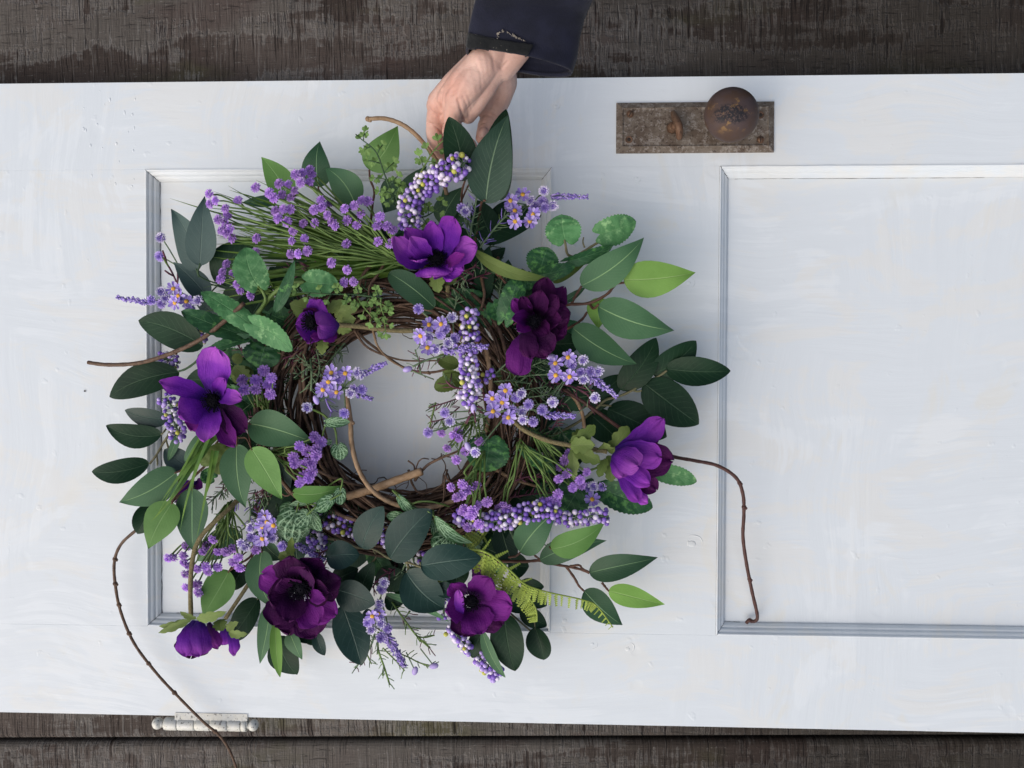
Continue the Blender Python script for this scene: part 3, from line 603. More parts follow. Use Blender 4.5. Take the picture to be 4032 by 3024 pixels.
twig('vine_twig', 'O', [(1215, 840, .06), (1270, 875, .062), (1340, 925, .06), (1400, 962, .045), (1450, 985, .035), (1500, 995, .03), (1550, 1006, .03), (1590, 1032, .03), (1605, 1068, .028), (1607, 1110, .025), (1605, 1160, .02), (1613, 1220, .015), (1625, 1280, .008), (1636, 1330, .0), (1630, 1342, -.004), (1618, 1340, -.005), (1612, 1346, -.006)], 4.0, 'rtwig', [(.46, 1.3), (.55, 1.4), (.72, 1.25), (.93, 1.35)], 0.95)
twig('vine_twig', 'O', [(795, 257, .075), (830, 256, .078), (865, 267, .08), (895, 288, .08), (925, 322, .075), (950, 362, .06), (965, 420, .045)], 4.6, 'tan', [(.02, 1.35)], 1.0)
twig('vine_twig', 'O', [(748, 850, .075), (757, 910, .078), (760, 960, .08), (775, 1015, .082), (805, 1060, .082), (850, 1088, .08), (905, 1098, .078), (955, 1090, .076), (1020, 1060, .06), (1060, 1010, .05)], 5.4, 'tan', [(.12, 1.2)], 0.9)
twig('cut_stick', 'O', [(750, 1072, .062), (800, 1058, .064), (860, 1036, .066), (912, 1018, .068)], 9.0, 'tan', [], 0.95)
twig('vine_twig', 'E', [(1540, 450, .075), (1575, 480, .08), (1598, 600, .08), (1615, 700, .078), (1618, 850, .07), (1600, 1100, .06), (1580, 1230, .05)], 20, 'tan', [(.3, 1.15)], 0.9)
twig('vine_twig', 'F', [(510, 630, .05), (560, 680, .055), (610, 750, .055), (650, 850, .05), (665, 960, .045)], 17, 'tan', [(.3, 1.2)], 0.95)
twig('vine_twig', 'E', [(380, 240, .05), (500, 390, .055), (620, 490, .055), (830, 640, .055), (960, 690, .055), (1100, 700, .055), (1250, 665, .055), (1380, 580, .05)], 12, 'vinel', [(.7, 1.4)], 0.9)
twig('vine_twig', 'E', [(430, 330, .06), (520, 460, .06), (640, 530, .06), (830, 590, .055), (1000, 600, .055), (1180, 595, .05)], 11, 'vinel')
twig('vine_twig', 'E', [(570, 230, .065), (600, 360, .068), (640, 480, .068), (740, 590, .065), (860, 660, .06)], 11, 'tan')
twig('vine_twig', 'E', [(960, 1640, .05), (1010, 1570, .06), (1080, 1500, .06), (1200, 1440, .06), (1330, 1385, .055), (1440, 1290, .05)], 14, 'vinel')
twig('vine_twig', 'E', [(900, 1470, .05), (950, 1510, .055), (960, 1560, .06), (990, 1480, .06), (1030, 1450, .06), (1080, 1455, .055)], 8, 'vinel')
twig('vine_twig', 'M', [(1330, 535, .08), (1230, 650, .084), (1170, 800, .085), (1145, 960, .08), (1130, 1120, .07)], 27, 'twig')
twig('vine_twig', 'M', [(1540, 480, .08), (1440, 650, .083), (1330, 800, .085), (1300, 920, .083), (1330, 1100, .08), (1320, 1300, .075), (1400, 1600, .06)], 21, 'twig')
twig('vine_twig', 'N', [(590, 600, .05), (680, 730, .055), (770, 830, .055), (830, 900, .05), (890, 980, .05)], 32, 'rstem', [(.55, 1.3)])
twig('vine_twig', 'N', [(775, 600, .04), (800, 700, .045), (825, 790, .045), (860, 900, .045)], 22, 'rstem')
twig('vine_twig', 'N', [(540, 900, .055), (560, 1000, .06), (580, 1150, .065), (550, 1300, .065), (520, 1400, .06), (510, 1550, .06)], 26, 'twig', [(.7, 1.4)])
twig('vine_twig', 'Q', [(720, 0, .06), (710, 80, .07), (750, 120, .07), (720, 40, .065), (690, 150, .075), (680, 320, .078), (620, 470, .07)], 12, 'vinel')
twig('vine_twig', 'Q', [(1260, 0, .06), (1400, 80, .06), (1560, 140, .055), (1730, 190, .05)], 22, 'tan')
twig('vine_twig', 'Q', [(0, 1100, .02), (200, 1060, .025), (420, 1075, .025), (560, 1120, .02)], 14, 'vine')
twig('vine_twig', 'Q', [(300, 0, .05), (340, 150, .055), (420, 250, .06), (560, 230, .06), (700, 130, .06)], 14, 'vinel')
twig('florist_wire', 'N', [(480, 770, .05), (600, 790, .052), (740, 830, .052), (880, 880, .05), (1030, 820, .048)], 22, 'dstem')

# --- leaves
def prof_f(kind):
    if kind == 'lance': f = lambda u: u ** 0.55 * (1 - u) ** 0.8
    elif kind == 'ficus':
        def f(u):
            return u ** 0.55 * (1 - u) ** 1.18 + 0.042 * math.sqrt(1 - u) * u
    elif kind == 'heart': f = lambda u: (0.50 + 1.5 * u ** .8) * (1 - u) ** 0.70
    elif kind == 'oval': f = lambda u: u ** 0.5 * (1 - u) ** 0.5
    else: f = lambda u: u ** 0.55 * (1 - u) ** 0.78
    mx = max(f(i / 100) for i in range(1, 100))
    return lambda u: f(u) / mx
PF = {k: prof_f(k) for k in ('ruscus', 'ficus', 'heart', 'lance', 'oval')}
SHAPE = dict(ruscus='ruscus', teal='ruscus', grey='ficus', ficus='ficus', pine='ficus', deep='ficus', lime='ficus', apple='ficus', mint='heart', mintd='heart', fit='heart', olive='oval', sepal='lance', blade='lance')
def leaf_obj(mat, b, t, wd, parent, shape=None, arch=None, cup=None, roll=None, bend=None, name='leaf', serr=None, nu=None):
    shape = shape or SHAPE[mat]; f = PF[shape]
    serr = (shape == 'heart') if serr is None else serr
    arch = rnd(0.04, 0.13) if arch is None else arch
    cup = rnd(-0.02, 0.30) if cup is None else cup
    roll = rnd(-20, 20) if roll is None else roll
    bend = rnd(-0.05, 0.05) if bend is None else bend
    L = (t - b).length; d = (t - b) / L
    up = Vector((0, 0, 1)); side = d.cross(up).normalized(); nrm = side.cross(d).normalized()
    Rr = Matrix.Rotation(R(roll), 3, d); side = Rr @ side; nrm2 = Rr @ nrm
    hw0 = wd / 2 / max(math.cos(R(roll)), 0.5)
    nu = nu or (26 if serr else 16); nv = 8; ph = rnd(0, 6.28); wv = rnd(0.04, 0.11) * (1.8 if serr else 1)
    rows, uvs = [], []
    for i in range(nu + 1):
        u = 0.5 - 0.5 * math.cos(math.pi * i / nu) if shape != 'heart' else 1 - (1 - i / nu) ** 1.3; uu = min(max(u, 0.0), 0.9995)
        hw = hw0 * f(uu)
        c = b + (t - b) * u + nrm * arch * L * 4 * u * (1 - u) + side * bend * L * 4 * u * (1 - u)
        if shape == 'ficus': c = c - nrm * 0.05 * L * max(0, u - 0.75) * 4
        row, ur = [], []
        for j in range(nv + 1):
            v = -1 + 2 * j / nv; av = abs(v)
            k = hw * v
            if serr and av == 1: k *= 1.0 + ((0.055 if i % 2 else -0.03) if name != 'sepal' else (0.16 if i % 3 else -0.16))
            p = c + side * k + nrm2 * (cup * hw0 * (av ** 1.4) * f(uu) + wv * hw0 * math.sin(5.5 * u + ph + (1.3 if v > 0 else 0)) * av)
            if shape == 'heart':
                p = p - d * (0.17 * L * math.sin(math.pi * .80 * av) * (1 - u) ** 2.6)
                p = p + nrm2 * (0.05 * hw0 * math.sin(u * 26) * math.sin(av * 4) )
            row.append(p); ur.append((u, j / nv))
        rows.append(row); uvs.append(ur)
    mb = MB(); mb.grid(rows, 0, uvs)
    return mb.build(name, MAT[mat], parent)
def branch(name, stem_mat, anchor, leaves, stems=(), stem_r=7.0, autostem=True):
    """anchor = (reg, x, y, h); leaf = (mat, reg, bx, by, tx, ty, width, hb, ht[, kw])"""
    mb = MB(); A = P(*anchor)
    for (reg, pts, r) in stems:
        q = bez([P(reg, *p) for p in pts], 6); n = len(q); r0 = S(reg, r, 0.05)
        mb.tube(q, [r0 * (1.05 - 0.3 * i / n) * (1 + .1 * math.sin(i * 1.7)) for i in range(n)], 7)
    for lf in leaves:
        if autostem and not (len(lf) > 9 and lf[9].get('nostem')):
            b = P(lf[1], lf[2], lf[3], lf[7]); t = P(lf[1], lf[4], lf[5], lf[8]); d = (b - t).normalized()
            m1 = b + d * 0.012 - Vector((0, 0, 0.003)); m2 = m1.lerp(A, 0.5) - Vector((0, 0, 0.006))
            m2.z = max(m2.z, TOP + .004)
            q = bez([b + (t - b) * 0.03, b, m1, m2, A], 5); r0 = S('A', stem_r, 0.05)
            mb.tube(q, r0, 6)
    if not mb.v: mb.tube([A, A + Vector((0, 0, -0.01))], 0.001, 5)
    br = mb.build(name, MAT[stem_mat], wreath)
    for lf in leaves:
        mat, reg, bx, by, tx, ty, wd, hb, ht = lf[:9]; kw = dict(lf[9]) if len(lf) > 9 else {}
        kw.pop('nostem', None)
        leaf_obj(mat, P(reg, bx, by, hb), P(reg, tx, ty, ht), S(reg, wd, (hb + ht) / 2), br, **kw)
    return br
NS = dict(nostem=1)
# upper left: grey leaves, dark leaves and mint hearts
branch('leaf_branch', 'dstem', ('A', 1500, 1250, .04), [
    ('grey', 'A', 1075, 985, 1108, 378, 268, .055, .06, dict(bend=.03, cup=.12, roll=8)),
    ('grey', 'A', 1052, 1030, 818, 490, 285, .045, .05, dict(bend=.12, roll=-12)),
    ('grey', 'A', 1150, 1275, 838, 955, 205, .04, .045, dict(bend=.06)),
    ('grey', 'A', 1262, 1495, 980, 1245, 135, .038, .04, dict(bend=.08)),
    ('ruscus', 'A', 1230, 1160, 1542, 782, 330, .035, .04, dict(bend=-.08, cup=.05)),
    ('ruscus', 'A', 1480, 1560, 1700, 1180, 320, .04, .045),
    ('ruscus', 'A', 1280, 1310, 1560, 1240, 240, .034, .036)])
branch('mint_sprig', 'stem', ('A', 1640, 1330, .07), [
    ('mint', 'A', 1583, 1160, 1478, 828, 285, .095, .10, dict(cup=.1, roll=10)),
    ('mint', 'M', 392, 772, 862, 812, 400, .095, .10, dict(cup=.1, roll=-8)),
    ('mint', 'A', 1520, 1502, 1088, 1212, 175, .085, .08, dict(roll=25, cup=-.15)),
    ('mintd', 'A', 1470, 1600, 918, 1385, 170, .07, .065, dict(roll=30)),
    ('mintd', 'D', 1470, 195, 1105, 318, 115, .075, .07, dict(roll=30)),
    ('mintd', 'D', 1640, 255, 1600, 445, 320, .07, .07),
    ('mint', 'D', 1535, 60, 1882, 290, 225, .095, .10, dict(roll=18, bend=-.08)),
    ('mintd', 'D', 1620, 90, 1855, 245, 190, .08, .08),
    ('mintd', 'A', 1730, 1395, 1902, 940, 105, .10, .105, dict(shape='lance', serr=False, roll=10, bend=.05))],
    [('A', [(1640, 1420, .06), (1600, 1390, .07), (1650, 1290, .085), (1620, 1200, .09), (1580, 1165, .095)], 16), ('A', [(1570, 1420, .07), (1700, 1250, .085), (1850, 1140, .09), (1990, 1130, .094)], 20)], autostem=False)
branch('leaf_branch', 'dstem', ('D', 1250, 330, .04), [
    ('ruscus', 'D', 1108, 250, 543, 32, 305, .05, .045, dict(cup=.12, roll=-6, bend=.07)),
    ('ruscus', 'D', 895, 475, 288, 692, 290, .045, .04, dict(cup=.1, bend=.05)),
    ('ruscus', 'D', 1220, 560, 955, 545, 220, .05, .05, NS), ('ruscus', 'D', 1150, 640, 880, 800, 200, .04, .04, NS),
    ('grey', 'D', 1200, 300, 1060, 420, 110, .03, .03, NS)],
    [('D', [(1300, 280, .04), (1100, 310, .045), (1050, 380, .045), (960, 445, .045), (890, 470, .045)], 12)], autostem=False)
# top: ficus leaves
branch('ficus_branch', 'rstem', ('B', 640, 1180, .035), [
    ('apple', 'A', 1860, 410, 1607, 38, 240, .05, .055, dict(bend=.06, roll=6)),
    ('deep', 'B', 120, 742, 126, 342, 250, .05, .055, dict(roll=8)),
    ('ficus', 'B', 445, 925, 172, 572, 285, .055, .06, dict(bend=.12, roll=-8)),
    ('apple', 'B', 560, 592, 805, 208, 300, .06, .07, dict(bend=.09, roll=8)),
    ('deep', 'A', 1760, 425, 1448, 430, 115, .03, .03, dict(roll=20)),
    ('deep', 'B', 860, 700, 690, 970, 290, .04, .035), ('deep', 'B', 900, 900, 1060, 560, 240, .035, .04)],
    [('B', [(560, 1200, .04), (590, 900, .05), (605, 780, .055), (570, 680, .06), (562, 595, .06)], 11), ('B', [(640, 1180, .035), (520, 1100, .04), (250, 900, .045), (130, 780, .05), (120, 740, .05)], 10), ('A', [(2210, 520, .04), (1950, 380, .045), (1860, 410, .05)], 9)], autostem=False)
branch('leaf_branch', 'rstem', ('B', 1500, 1250, .04), [
    ('ruscus', 'B', 1385, 690, 1255, 132, 285, .118, .136, dict(bend=.05, cup=.12, roll=8)),
    ('pine', 'B', 1575, 885, 1768, 108, 385, .12, .137, dict(bend=-.04, cup=.10, roll=10, arch=.05)),
    ('ruscus', 'B', 1705, 860, 1754, 66, 275, .09, .105, dict(bend=-.06, roll=-6)),
    ('ruscus', 'B', 1545, 1215, 2060, 985, 300, .04, .04, dict(bend=-.10, cup=.05)),
    ('ruscus', 'B', 1650, 1230, 1500, 860, 260, .045, .05, dict(cup=.05)),
    ('ruscus', 'B', 1700, 1150, 1830, 850, 300, .035, .04, dict(cup=.05)),
    ('deep', 'B', 1180, 1060, 1370, 740, 220, .04, .045), ('deep', 'B', 1330, 1120, 1200, 760, 260, .035, .035),
    ('deep', 'M', 2250, 1150, 1590, 645, 380, .07, .075, dict(bend=.04, shape='oval'))],
    [('B', [(1480, 1250, .04), (1520, 1000, .07), (1540, 880, .115), (1575, 860, .122)], 11), ('B', [(1365, 890, .06), (1370, 780, .10), (1395, 690, .118)], 10), ('B', [(1365, 860, .06), (1430, 720, .08), (1480, 640, .09)], 8)], autostem=False)
# upper right
branch('mint_sprig', 'ostem', ('N', 1500, 950, .05), [
    ('mint', 'C', 722, 772, 690, 538, 305, .07, .07, dict(cup=.05, roll=6)), ('mint', 'C', 1022, 712, 1338, 600, 245, .065, .065, dict(cup=.05)),
    ('mintd', 'C', 745, 945, 1130, 815, 110, .065, .07, dict(roll=35)),
    ('mintd', 'N', 1390, 790, 1500, 455, 480, .065, .065, dict(roll=8)), ('mintd', 'N', 1300, 880, 1895, 730, 235, .07, .07, dict(roll=15)),
    ('mintd', 'N', 1180, 850, 1230, 1080, 260, .055, .055), ('olive', 'N', 1580, 970, 2065, 655, 165, .05, .05, dict(shape='lance', serr=False)),
    ('mintd', 'N', 870, 1500, 1060, 870, 340, .085, .085, dict(roll=-10)), ('mintd', 'N', 930, 1490, 1195, 980, 150, .095, .095, dict(roll=30, shape='lance')),
    ('olive', 'N', 430, 500, 1525, 908, 190, .085, .095, dict(shape='lance', bend=.10, roll=14, cup=.2, serr=False)),
    ('mintd', 'N', 420, 1400, 680, 1600, 260, .06, .06)],
    [('N', [(1700, 800, .04), (1830, 680, .05), (1900, 600, .055), (2080, 480, .06), (2250, 370, .062), (2400, 260, .065)], 22), ('N', [(1900, 600, .055), (1790, 560, .06), (1755, 400, .07), (1740, 350, .07)], 20), ('N', [(2035, 460, .06), (2010, 380, .06), (2020, 310, .06)], 12)], autostem=False)
branch('ficus_branch', 'rstem', ('C', 600, 1400, .04), [
    ('ficus', 'C', 862, 1160, 1408, 738, 295, .07, .075, dict(bend=.07, cup=.05, roll=-6)),
    ('lime', 'C', 1228, 1108, 1858, 1043, 320, .075, .08, dict(bend=.04, cup=.02, roll=5)),
    ('ficus', 'C', 1008, 1342, 1678, 1548, 325, .08, .08, dict(bend=.07, cup=.03, roll=-5)),
    ('ficus', 'F', 565, 92, 1128, 408, 285, .075, .07, dict(bend=.06, cup=.05)),
    ('lime', 'C', 1010, 1265, 1010, 1540, 200, .06, .06), ('deep', 'C', 700, 1310, 905, 1165, 70, .06, .06)],
    [('C', [(560, 1370, .05), (740, 1328, .06), (930, 1312, .065), (1080, 1238, .07), (1160, 1150, .072), (1232, 1136, .075)], 14),
     ('C', [(775, 1320, .06), (810, 1250, .065), (862, 1165, .07)], 13), ('C', [(930, 1312, .06), (965, 1360, .065), (1010, 1325, .078)], 12),
     ('C', [(560, 1600, .05), (740, 1535, .06), (860, 1460, .062), (910, 1390, .065)], 13), ('C', [(740, 1535, .06), (800, 1500, .07)], 10)], autostem=False)
# right: dark glossy branch
branch('leaf_branch', 'ostem', ('F', 600, 900, .035), [
    ('ruscus', 'F', 978, 630, 1292, 178, 262, .042, .045, dict(roll=-6)), ('ruscus', 'F', 1262, 498, 1642, 205, 270, .048, .05, dict(bend=.06, roll=6)),
    ('ruscus', 'F', 1372, 448, 1940, 466, 255, .052, .055, dict(bend=.03, roll=-4)), ('ruscus', 'F', 1185, 575, 1660, 932, 365, .05, .05, dict(cup=.02, arch=.09, roll=0)),
    ('ruscus', 'F', 870, 795, 1385, 1040, 320, .042, .042, dict(cup=.02, arch=.09)), ('ruscus', 'F', 700, 830, 985, 1090, 270, .035, .035),
    ('ruscus', 'F', 715, 800, 1015, 500, 215, .036, .036), ('ruscus', 'F', 1150, 850, 1375, 1035, 160, .03, .03)],
    [('F', [(350, 1050, .03), (600, 920, .035), (750, 810, .04), (850, 720, .044), (960, 690, .045), (1090, 632, .047), (1200, 560, .049), (1300, 520, .05), (1385, 462, .053)], 13),
     ('F', [(1190, 570, .048), (1220, 520, .048), (1235, 470, .047)], 11), ('F', [(1090, 635, .047), (1130, 645, .048), (1165, 635, .05)], 10), ('F', [(800, 765, .042), (850, 765, .042), (900, 770, .042)], 10)], autostem=False)
branch('mint_sprig', 'stem', ('F', 850, 1300, .04), [
    ('mint', 'F', 1285, 1330, 1645, 1428, 175, .045, .045, dict(roll=8)), ('mintd', 'F', 835, 1505, 1262, 1655, 250, .05, .05, dict(roll=-6)),
    ('mintd', 'F', 660, 1425, 470, 1740, 300, .035, .035), ('mintd', 'F', 148, 1155, 415, 1345, 125, .07, .07),
    ('mintd', 'F', 340, 1480, 230, 1620, 180, .03, .03), ('mintd', 'E', 1600, 1285, 1560, 1570, 370, .07, .07), ('mintd', 'E', 1640, 100, 1720, 250, 170, .07, .07)],
    [('F', [(720, 1330, .04), (830, 1310, .045), (900, 1430, .05)], 10)], autostem=False)
branch('veined_sprig', 'stem', ('E', 40, 1010, .06), [
    ('fit', 'E', 198, 1140, 395, 1132, 95, .085, .085), ('fit', 'E', 290, 1335, 315, 1465, 150, .085, .085), ('fit', 'E', 195, 1310, 240, 1300, 60, .07, .07)],
    [('E', [(40, 1010, .06), (150, 1060, .075), (210, 1115, .08), (265, 1200, .083), (280, 1330, .085)], 11), ('E', [(210, 1115, .08), (170, 1190, .08), (150, 1300, .075)], 9)], autostem=False)
branch('olive_foliage', 'stem', ('E', 1400, 700, .06), [
    ('olive', 'E', 1340, 640, 1150, 570, 130, .06, .065, dict(serr=True, cup=.4)), ('olive', 'E', 1390, 760, 1200, 700, 110, .055, .06, dict(serr=True, cup=.3)), ('olive', 'E', 1390, 760, 1130, 840, 150, .06, .065, dict(serr=True, cup=.4)), ('olive', 'E', 1680, 760, 1875, 710, 150, .06, .06, dict(shape='heart')),
    ('mintd', 'E', 1500, 60, 1080, 60, 200, .055, .055, NS), ('deep', 'E', 1000, 100, 1200, 150, 150, .05, .05, NS), ('olive', 'D', 1545, 470, 1350, 525, 160, .06, .06), ('olive', 'D', 1440, 330, 1370, 390, 100, .06, .06, NS),
    ('olive', 'D', 1300, 1130, 1085, 1285, 150, .055, .055, dict(shape='heart')), ('olive', 'D', 1260, 1190, 1240, 1370, 110, .05, .05), ('mintd', 'D', 1200, 1400, 1090, 1340, 140, .045, .045, NS)], autostem=False)
# left
branch('leaf_branch', 'ostem', ('D', 1000, 1150, .035), [
    ('teal', 'D', 805, 885, 422, 808, 175, .04, .045, dict(bend=-.05)), ('ruscus', 'D', 745, 1022, 262, 942, 215, .045, .05, dict(bend=-.10, cup=.18)),
    ('ruscus', 'D', 638, 1272, 138, 1345, 215, .05, .055, dict(cup=.15, bend=-.06)), ('grey', 'D', 985, 1300, 768, 1150, 200, .035, .035, dict(shape='ruscus'))],
    [('D', [(835, 940, .04), (800, 1030, .045), (760, 1090, .045), (700, 1195, .048), (640, 1275, .05)], 12), ('D', [(700, 1195, .045), (708, 1260, .04), (706, 1285, .035)], 9), ('D', [(800, 950, .04), (760, 1000, .045), (740, 1022, .045)], 9), ('D', [(780, 1060, .04), (805, 1140, .035), (830, 1180, .035)], 9)], autostem=False)
branch('ficus_branch', 'rstem', ('D', 1350, 1050, .045), [
    ('ficus', 'D', 875, 1348, 362, 1612, 300, .055, .06, dict(bend=-.07, roll=6)), ('ficus', 'D', 1508, 925, 2062, 1092, 320, .085, .085, dict(bend=-.04, roll=-6)),
    ('apple', 'D', 1525, 1140, 1788, 1588, 300, .09, .095, dict(roll=5, bend=-.03)), ('ficus', 'D', 1400, 1105, 1468, 1660, 285, .08, .08, dict(roll=-8)),
    ('grey', 'D', 1780, 1190, 1855, 1535, 190, .05, .05, NS), ('apple', 'P', 925, 150, 1672, 42, 250, .08, .08, dict(roll=-18, bend=.08)),
    ('deep', 'G', 1010, -60, 1010, 492, 315, .055, .06, dict(roll=6)), ('apple', 'G', 838, 62, 620, 470, 300, .065, .07, dict(roll=-5)),
    ('ruscus', 'G', 650, 80, 530, 335, 190, .04, .04), ('ficus', 'D', 1105, 1005, 943, 1255, 90, .05, .05, dict(shape='lance')), ('ficus', 'D', 895, 1005, 800, 1250, 75, .04, .04, dict(shape='lance'))],
    [('D', [(1250, 1060, .05), (1050, 1290, .05), (870, 1350, .055)], 9), ('G', [(900, -150, .05), (860, 20, .06), (838, 62, .065)], 9), ('D', [(1430, 900, .06), (1490, 960, .075), (1525, 1140, .088)], 9)])
# lower left
branch('ficus_branch', 'rstem', ('G', 1560, 420, .04), [
    ('ficus', 'G', 1425, 318, 1038, 575, 260, .03, .03), ('apple', 'G', 1332, 660, 1094, 1065, 285, .045, .05, dict(roll=6)), ('ruscus', 'G', 1480, 615, 1350, 825, 190, .03, .03),
    ('ruscus', 'G', 1250, 700, 1150, 800, 130, .028, .028, NS),
    ('ficus', 'G', 1618, 485, 1722, 995, 245, .05, .05, dict(bend=.09)), ('ficus', 'G', 1692, 945, 1592, 1475, 170, .055, .06, dict(bend=-.05)), ('lime', 'G', 1735, 1100, 1776, 1585, 100, .065, .07, dict(shape='lance')),
    ('ficus', 'G', 1860, 1200, 1962, 1436, 165, .05, .05), ('ruscus', 'G', 1760, 1230, 1922, 1565, 275, .035, .03, dict(bend=.05)), ('ruscus', 'G', 1880, 1180, 2125, 1268, 130, .04, .04),
    ('deep', 'G', 1640, 430, 1790, 560, 200, .04, .04), ('ruscus', 'G', 1700, 780, 1580, 900, 200, .035, .035, NS)],
    [('G', [(1560, 420, .035), (1520, 530, .04), (1420, 600, .045), (1330, 660, .046)], 11)])
branch('leaf_branch', 'ostem', ('G', 1700, 900, .03), [('ruscus', 'G', 1585, 900, 1330, 1268, 240, .03, .028, dict(cup=.1))])
branch('veined_sprig', 'stem', ('P', 1000, 330, .05), [
    ('fit', 'P', 985, 440, 905, 890, 530, .08, .085, dict(cup=.05, roll=4)), ('fit', 'P', 1150, 460, 985, 645, 270, .10, .10), ('fit', 'P', 1195, 440, 1345, 705, 230, .09, .09),
    ('fit', 'P', 1490, 245, 1245, 400, 215, .095, .095), ('fit', 'P', 1625, 110, 1625, 325, 190, .09, .09), ('fit', 'P', 1310, 205, 880, 325, 125, .075, .075, dict(shape='lance')),
    ('fit', 'P', 1480, 330, 1360, 440, 150, .06, .06, NS), ('fit', 'P', 900, 330, 760, 480, 200, .065, .065, NS)])
# bottom
branch('leaf_branch', 'ostem', ('H', 600, 620, .04), [
    ('teal', 'H', 498, 572, 686, 206, 265, .085, .09, dict(bend=-.06, cup=.1)), ('teal', 'H', 740, 665, 1102, 232, 350, .095, .10, dict(bend=-.04, cup=.06)),
    ('teal', 'H', 1012, 728, 1540, 660, 300, .12, .125, dict(bend=-.03, cup=.02, arch=.08)), ('teal', 'H', 190, 645, 478, 630, 250, .085, .085, dict(bend=-.05)),
    ('ruscus', 'H', 475, 1010, 604, 688, 175, .07, .075), ('ruscus', 'H', 250, 860, 465, 750, 190, .07, .07), ('teal', 'H', 275, 935, 612, 1056, 305, .085, .085, dict(cup=.15, bend=-.04)),
    ('teal', 'H', 325, 1075, 492, 1590, 295, .07, .06, dict(bend=-.03, cup=.08)), ('teal', 'H', 880, 775, 1210, 1095, 350, .085, .08, dict(bend=.05)), ('teal', 'H', 1142, 915, 1325, 962, 135, .08, .08),
    ('ruscus', 'H', 870, 790, 615, 890, 250, .055, .05), ('ruscus', 'H', 885, 1080, 1215, 1105, 90, .06, .06, dict(roll=30)), ('ficus', 'H', 705, 970, 1255, 1215, 75, .05, .05, dict(shape='lance', bend=-.08, nostem=1)),
    ('teal', 'G', 2090, 1200, 2165, 1395, 110, .05, .05), ('grey', 'H', 560, 1100, 505, 1250, 90, .045, .045, NS), ('ruscus', 'H', 700, 1000, 860, 1050, 160, .045, .045, NS), ('ruscus', 'H', 0, 1350, 130, 1390, 90, .04, .04, NS)],
    [('H', [(60, 480, .05), (300, 500, .055), (470, 565, .06), (600, 580, .065), (740, 660, .075), (880, 690, .08), (1020, 740, .11)], 12), ('H', [(880, 690, .08), (905, 740, .082), (885, 785, .085)], 11), ('H', [(600, 590, .06), (620, 650, .05), (560, 720, .05)], 10),
     ('H', [(1000, 690, .09), (1060, 800, .08), (1100, 880, .075), (1140, 910, .08)], 9)], autostem=False)
branch('leaf_branch', 'ostem', ('H', 1750, 1050, .035), [
    ('ruscus', 'H', 1738, 1145, 1832, 1645, 295, .055, .05, dict(cup=.08)), ('ruscus', 'H', 2005, 1262, 2078, 1548, 215, .04, .035, dict(cup=.4, bend=-.05)), ('ruscus', 'H', 1545, 1300, 1460, 1525, 160, .05, .045),
    ('ruscus', 'I', 222, 600, 405, 620, 215, .03, .03), ('ruscus', 'I', 335, 760, 535, 800, 135, .03, .03), ('ruscus', 'I', 330, 1000, 560, 1140, 165, .035, .035), ('ruscus', 'I', 170, 840, 410, 1005, 210, .035, .035), ('ruscus', 'I', 380, 850, 560, 960, 170, .03, .03),
    ('ficus', 'H', 1548, 1295, 1748, 1700, 110, .06, .06, dict(shape='lance', bend=.05, nostem=1))],
    [('I', [(210, 1000, .04), (300, 1080, .04), (380, 1150, .04), (430, 1190, .04)], 10)])
branch('veined_sprig', 'stem', ('H', 1100, 330, .06), [
    ('fit', 'H', 1128, 295, 1465, 525, 115, .10, .10, dict(shape='lance', bend=.10, roll=20)), ('fit', 'H', 1250, 470, 1140, 610, 210, .09, .09), ('fit', 'H', 1130, 345, 1150, 492, 85, .09, .09), ('fit', 'H', 830, 138, 965, 275, 85, .085, .085), ('fit', 'H', 868, 300, 708, 290, 100, .085, .085), ('fit', 'H', 930, 230, 1000, 280, 90, .08, .08)],
    [('H', [(870, 270, .08), (950, 180, .085), (1080, 165, .085), (1200, 190, .08), (1260, 210, .075)], 9)])
branch('ficus_branch', 'rstem', ('I', 180, 580, .05), [
    ('ficus', 'I', 325, 495, 658, 132, 285, .09, .095, dict(bend=-.07, roll=5)), ('apple', 'I', 598, 470, 1065, 238, 225, .085, .09, dict(bend=.07)), ('deep', 'I', 500, 565, 1085, 402, 215, .07, .075, dict(bend=-.08)),
    ('deep', 'I', 930, 675, 1530, 548, 225, .065, .07, dict(bend=-.03, roll=-8)), ('lime', 'I', 1098, 832, 1590, 957, 185, .065, .07, dict(bend=-.02)), ('deep', 'I', 885, 832, 1224, 1138, 245, .055, .05, dict(bend=.03))],
    [('I', [(130, 575, .05), (230, 576, .055), (380, 577, .06), (500, 570, .065), (620, 600, .062), (730, 620, .062), (850, 645, .063), (930, 678, .065)], 14), ('I', [(730, 622, .06), (800, 720, .058), (840, 790, .056), (885, 835, .055)], 12),
     ('I', [(1040, 760, .06), (1070, 800, .062), (1100, 835, .065)], 11), ('I', [(230, 540, .06), (290, 530, .07), (330, 495, .09)], 11), ('I', [(500, 560, .065), (450, 520, .07), (420, 490, .08)], 10), ('I', [(570, 430, .07), (600, 470, .082)], 10), ('I', [(760, 620, .065), (840, 610, .068), (870, 640, .066), (930, 670, .066)], 11)], autostem=False)

